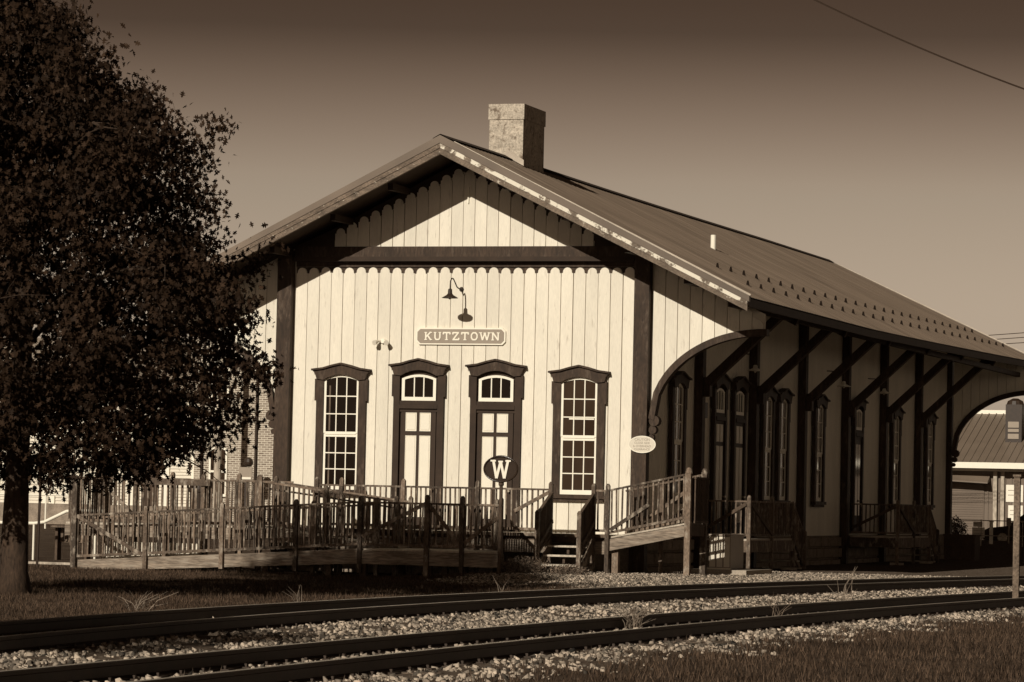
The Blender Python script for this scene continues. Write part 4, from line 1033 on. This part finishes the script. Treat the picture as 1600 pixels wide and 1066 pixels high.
# ------------------------------------------------------------------ oak tree
def oak(name, base, H, lab, nclust, seed, keep=None):
    r = random.Random(seed); bx, by, bz = base
    t = thing(name, base, lab, 'tree')
    PZ = [1.9, 2.2, 2.5, 2.9, 3.5, 4.3, 5.6, 6.3, 7.0, 7.9, 8.6, 9.4, 10.1, 11.0, 11.9, 12.5]
    def shade_lean(z): return -3.2*max(0, min(1, (z-8.2)/2.4))  # unseen crown top shifted sideways to throw shade on the ramp landing
    PR = [1.6, 2.5, 3.3, 3.75, 4.05, 4.3, 4.2, 3.55, 3.25, 3.25, 3.45, 3.5, 3.6, 3.3, 2.6, .6]
    def rad(z): return float(np.interp(z, PZ, PR))
    tk = MB().tube([(bx, by, bz-.2), (bx-.02, by, bz+.4), (bx, by, bz+2), (bx+.03, by, bz+5), (bx-.8, by+.05, bz+9), (bx-2.2, by, bz+11.6)], [.40, .26, .21, .17, .09, .02], 12)
    ob('trunk', tk, mBark, t, smooth=True)
    limbs = []
    n = 44
    for k in range(n):
        z0 = bz+2.3+(8.8)*(k/n)**1.05; a = k*2.39996+r.uniform(-.3, .3)
        low = z0 < bz+4
        zt = z0 + (-.1 if low else .9) + r.uniform(-.3, .5); R_ = rad(min(12.8, zt-bz+.0))*r.uniform(.80, 1.0)
        dx, dy = math.cos(a), math.sin(a); pts = []
        for q in range(7):
            f = q/6; s = R_*f
            zz = z0 + (zt-z0)*f + (.35*math.sin(PI*f)) + r.uniform(-.06, .06)
            pts.append(Vector((bx+shade_lean(zz-bz)*(.4+.6*f)+dx*s+r.uniform(-.09, .09)*f, by+dy*s+r.uniform(-.09, .09)*f, zz)))
        limbs.append(pts)
        m = MB().tube(pts, [.07*(1-.85*q/6)*(1.2 if low else 1) + .008 for q in range(7)], 6)
        for q in range(2, 7):
            for _ in range(2):
                d = Vector((r.uniform(-1, 1), r.uniform(-1, 1), r.uniform(-.5, .45))).normalized()*r.uniform(.5, 1.1)
                m.tube([pts[q], pts[q]+d*.5+Vector((0, 0, .05)), pts[q]+d], [.014, .009, .004], 4)
        ob('limb', m, mBark, t)
    # leaf clumps
    rn = np.random.default_rng(seed); cents = []
    for pts in limbs:
        for q in range(2, 7):
            for _ in range(2):
                cents.append((pts[q].x+r.gauss(0, .33), pts[q].y+r.gauss(0, .33), pts[q].z+r.gauss(-.05, .28)))
    while len(cents) < nclust:
        z = r.uniform(1.9, 11.7); ang = r.uniform(0, 2*PI); f = math.sqrt(r.uniform(.15, 1)) if r.random() < .45 else r.uniform(.70, 1.0)
        wob = 1 + .10*math.sin(3*ang+z*1.7) + .09*math.sin(5*ang-z*2.9) + .06*math.sin(11*ang+z*5)
        q = rad(z)*f*wob*.97
        cents.append((bx+shade_lean(z)+q*math.cos(ang), by+q*math.sin(ang), bz+z+r.gauss(0, .05)))
    cents = np.array(cents)
    # drop clumps in a few pockets so that light shows through
    pk = np.array([(bx+r.uniform(-3.6, 3.9), by+r.uniform(-3.5, 3.5), bz+r.uniform(2.3, 8)) for _ in range(16)])
    dist = np.min(np.linalg.norm((cents[:, None]-pk[None])*np.array([1, .35, 1.15]), axis=2), axis=1)
    cents = cents[dist > .30]
    per = 98; nl = len(cents)*per
    c = np.repeat(cents, per, 0); sc_ = np.repeat(rn.uniform(.7, 1.35, len(cents)), per)[:, None]
    P = c + rn.normal(0, 1, (nl, 3))*np.array([.22, .22, .19])*sc_
    P[:, 2] = np.minimum(P[:, 2], bz+11.9)
    ang = np.arctan2(P[:, 1]-by, P[:, 0]-bx); rr_ = np.hypot(P[:, 0]-bx, P[:, 1]-by)
    low = bz + 2.35 + .30*np.sin(ang*7+rr_*2.1) + .22*np.sin(ang*17-rr_*4.3) + .15*rn.normal(0, 1, nl) - .12*(rr_ > 1.6)
    ok = P[:, 2] > low; P = P[ok]; nl = len(P)
    # lobed leaf outline in its own plane: length along u, width along v
    lob = np.array([(0, .0), (.16, .16), (.24, .07), (.42, .42), (.50, .12), (.68, .34), (.74, .09), (1.0, .0), (.74, -.09), (.68, -.34), (.50, -.12), (.42, -.42), (.24, -.07), (.16, -.16)])
    tri = np.array([(0, 1, 13), (1, 2, 12), (1, 12, 13), (2, 3, 4), (2, 4, 10), (2, 10, 12), (12, 10, 11), (4, 5, 6), (4, 6, 8), (4, 8, 10), (10, 8, 9), (6, 7, 8)])
    u = rn.normal(0, 1, (nl, 3)); u[:, 2] -= 1.3; u /= np.linalg.norm(u, axis=1)[:, None]
    v = np.cross(u, rn.normal(0, 1, (nl, 3))); v /= np.linalg.norm(v, axis=1)[:, None]; wv = np.cross(u, v)
    S = rn.uniform(.095, .165, nl)[:, None]
    V = np.empty((nl, 14, 3))
    for i, (a, b) in enumerate(lob): V[:, i] = P + S*(u*a + v*b*.95 + wv*(.18*abs(b)-.12*a*a))
    Fc = (tri[None] + (np.arange(nl)*14)[:, None, None]).reshape(-1, 3)
    V = V.reshape(-1, 3) - np.array(base)
    ob('crown', npmesh('crown', V, Fc, mLeaf), None, t, kind='stuff')
    return t
tree1 = oak('oak_tree', (.25, -25, .1), 12.8, 'large dark oak with a dense lobed crown filling the left side', 1350, 5)

tree2 = copy_tree(tree1); tree2.location = (5.0, -63.0, .1); tree2.rotation_euler = (0, 0, 2.2)
tag(tree2, 'second oak left of the tracks, its shade lying across the near rails', 'tree')

# ------------------------------------------------------------------ ballast, grass, weeds
def scatter(n, x0, x1, y0, y1, f):
    X = RN.uniform(x0, x1, n); Y = RN.uniform(y0, y1, n); g, z = zone(X, Y); k = f(X, Y, g); return X[k], Y[k], z[k]
def stones(n, x0, x1, y0, y1, f, smin, smax, name, lab):
    X, Y, Z = scatter(n, x0, x1, y0, y1, f); n = len(X)
    base = np.array([(-1, -1, -.6), (1, -1, -.6), (1, 1, -.6), (-1, 1, -.6), (-.8, -.8, .7), (.8, -.8, .7), (.8, .8, .7), (-.8, .8, .7)])*.5
    tri = np.array([(0, 1, 5), (0, 5, 4), (1, 2, 6), (1, 6, 5), (2, 3, 7), (2, 7, 6), (3, 0, 4), (3, 4, 7), (4, 5, 6), (4, 6, 7)])
    s = (smin + (smax-smin)*RN.random(n)**2.2)
    V = base[None]*s[:, None, None]*RN.uniform(.7, 1.25, (n, 1, 3)) + RN.normal(0, .13, (n, 8, 3))*s[:, None, None]
    a = RN.uniform(0, 2*PI, n); ca, sa = np.cos(a), np.sin(a); tl = RN.normal(0, .3, (n, 1))
    x = V[:, :, 0]*ca[:, None]-V[:, :, 1]*sa[:, None]; y = V[:, :, 0]*sa[:, None]+V[:, :, 1]*ca[:, None]
    V = np.stack([x + X[:, None], y + Y[:, None], V[:, :, 2] + tl*x + Z[:, None] + .22*s[:, None]], 2).reshape(-1, 3)
    o = ob(name, npmesh(name, V, (tri[None]+(np.arange(n)*8)[:, None, None]).reshape(-1, 3), mBallast), None, None, lab, kind='stuff'); return o
def near_rails(X, Y):
    d = np.full(X.shape, 9.0)
    for c in (CA, CB):
        for s in (-1, 1): d = np.minimum(d, abs(X - trk(c, Y) - s*.77))
    return d
stones(330000, 5, 24, -56, 10, lambda X, Y, g: (RN.random(len(X)) < .95*g**1.5*(.42+.38*np.sin(X*2.3+1.7*np.sin(Y*1.1))*np.sin(Y*1.9+X)+.2*np.sin(X*7+Y*5))) & (near_rails(X, Y) > .10) & (X - trk(CA, Y) > -2.2), .016, .062, 'ballast_stones', 'pale loose ballast stones between and beside the railway tracks')
stones(50000, 2, 12, -11, 6, lambda X, Y, g: (RN.random(len(X)) < g) & (X - trk(CA, Y) < -2.0), .018, .055, 'gravel_stones', 'fine pale gravel in front of the boarding ramp')

def blades(n, x0, x1, y0, y1, f, hmin, hmax, wd, name, lab, mat):
    X, Y, Z = scatter(n, x0, x1, y0, y1, f); n = len(X)
    patch = .55 + .45*np.sin(X*.9+1.3*np.sin(Y*.5))*np.sin(Y*.7+X*.3)
    h = (hmin + (hmax-hmin)*RN.random(n)**2)*(.6+.6*patch); a = RN.uniform(0, 2*PI, n); b = RN.uniform(0, 2*PI, n); ln = RN.uniform(.1, .75, n)*h
    wx, wy = np.cos(a)*wd/2, np.sin(a)*wd/2
    V = np.stack([np.stack([X-wx, Y-wy, Z-.01], 1), np.stack([X+wx, Y+wy, Z-.01], 1), np.stack([X+np.cos(b)*ln, Y+np.sin(b)*ln, Z+h], 1)], 1).reshape(-1, 3)
    return ob(name, npmesh(name, V, np.arange(3*n).reshape(n, 3), mat), None, None, lab, kind='stuff')
blades(340000, -13, 12, -48, -3.5, lambda X, Y, g: (g < .35) & (X - trk(CA, Y) < -1.6), .03, .11, .014, 'lawn_grass', 'short grass on the ground left of the railway tracks', mGrass)
blades(260000, 13, 31, -64, 2, lambda X, Y, g: (RN.random(len(X)) > g*1.15) & (X - trk(CB, Y) > 1.3), .04, .15, .014, 'verge_grass', 'longer grass at the lower right corner beside the near track', mGrass)
blades(26000, 6, 22, -54, 4, lambda X, Y, g: (g > .3) & (near_rails(X, Y) > .12) & (np.sin(X*3.1)*np.sin(Y*1.7) > .35), .03, .12, .010, 'track_weeds', 'sparse weeds growing through the ballast', mWeed)

def tuft(name, x, y, n, h, spread, lab, mat, seed, grp=None, cat='weed'):
    r = random.Random(seed); z = zg(x, y); m = MB()
    for _ in range(n):
        a = r.uniform(0, 2*PI); hh = h*r.uniform(.45, 1); ln = spread*r.uniform(.15, 1)
        p0 = Vector((x+r.gauss(0, .06), y+r.gauss(0, .06), z-.02)); p1 = p0+Vector((math.cos(a)*ln*.35, math.sin(a)*ln*.35, hh*.6)); p2 = p0+Vector((math.cos(a)*ln, math.sin(a)*ln, hh))
        m.tube([p0, p1, p2], [.006, .005, .002], 3)
    o = ob(name, m, mat, None, lab); o['category'] = cat
    if grp: o['group'] = grp
    return o
tuft('dry_weed', 14.97, -36.4, 40, .42, .4, 'bushy dry weed tuft growing by the near track in the middle', mDry, 1, 'dry weeds by the tracks')
tuft('dry_weed', 14.9, -23.2, 10, .75, .45, 'few tall dry stalks by the near track towards the right', mDry, 2, 'dry weeds by the tracks')
tuft('dry_weed', 5.6, -31.5, 22, .38, .5, 'pale dry weed stems in the grass at the lower left', mDry, 3, 'dry weeds by the tracks')
tuft('dry_weed', 6.9, -17.5, 4, .45, .3, 'pair of pale twigs leaning at the far rail right of the round W sign', mDry, 4, 'dry weeds by the tracks')
tuft('dry_weed', 5.9, -25.5, 9, .4, .3, 'thin dry stems on the grass strip between ramp and far rail', mDry, 6, 'dry weeds by the tracks')
tuft('dry_weed', 15.6, -31.0, 8, .5, .3, 'short dry weed standing against the near rail right of centre', mWeed, 7, 'dry weeds by the tracks')
def bush(name, x, y, rx, h, n, lab, mat, seed, ls=.05, zb=None):
    r = random.Random(seed); z = zg(x, y) if zb is None else zb
    t = thing(name, (x, y, z), lab, 'shrub'); m = MB()
    for _ in range(40):
        a = r.uniform(0, 2*PI); q = rx*math.sqrt(r.random()); hh = h*r.uniform(.5, 1)*(1-.35*(q/rx)**2)
        m.tube([(x+.4*q*math.cos(a), y+.4*q*math.sin(a), z-.03), (x+q*math.cos(a), y+q*math.sin(a), z+hh)], [.006, .003], 3)
    ob('stems', m, mWeed, t)
    rn = np.random.default_rng(seed); a = rn.uniform(0, 2*PI, n); q = rx*np.sqrt(rn.random(n)); zz = z + h*(1-.35*(q/rx)**2)*rn.uniform(.1, 1.02, n)
    P = np.stack([x+q*np.cos(a), y+q*np.sin(a), zz], 1); u = rn.normal(0, 1, (n, 3)); u /= np.linalg.norm(u, axis=1)[:, None]
    v = np.cross(u, rn.normal(0, 1, (n, 3))); v /= np.linalg.norm(v, axis=1)[:, None]; s = rn.uniform(.6, 1.3, n)[:, None]*ls
    V = np.stack([P, P+s*(u*.5+v*.3), P+s*u, P+s*(u*.5-v*.3)], 1).reshape(-1, 3) - np.array((x, y, z))
    ob('leaves', npmesh('leaves', V, np.arange(4*n).reshape(n, 4), mat), None, t, kind='stuff')
bush('weed_bush', 3.2, -4.6, .6, .42, 1500, 'scruffy weed bush at the foot of the open steps', mWeed, 21)
bush('weed_bush', 4.25, -4.4, .45, .26, 800, 'low weeds right of the scruffy bush by the steps', mWeed, 22)
bush('shrub', 3.45, 48, .42, 1.15, 1500, 'sunlit shrub beside the white notice past the far platform', mWeed, 23, .09)
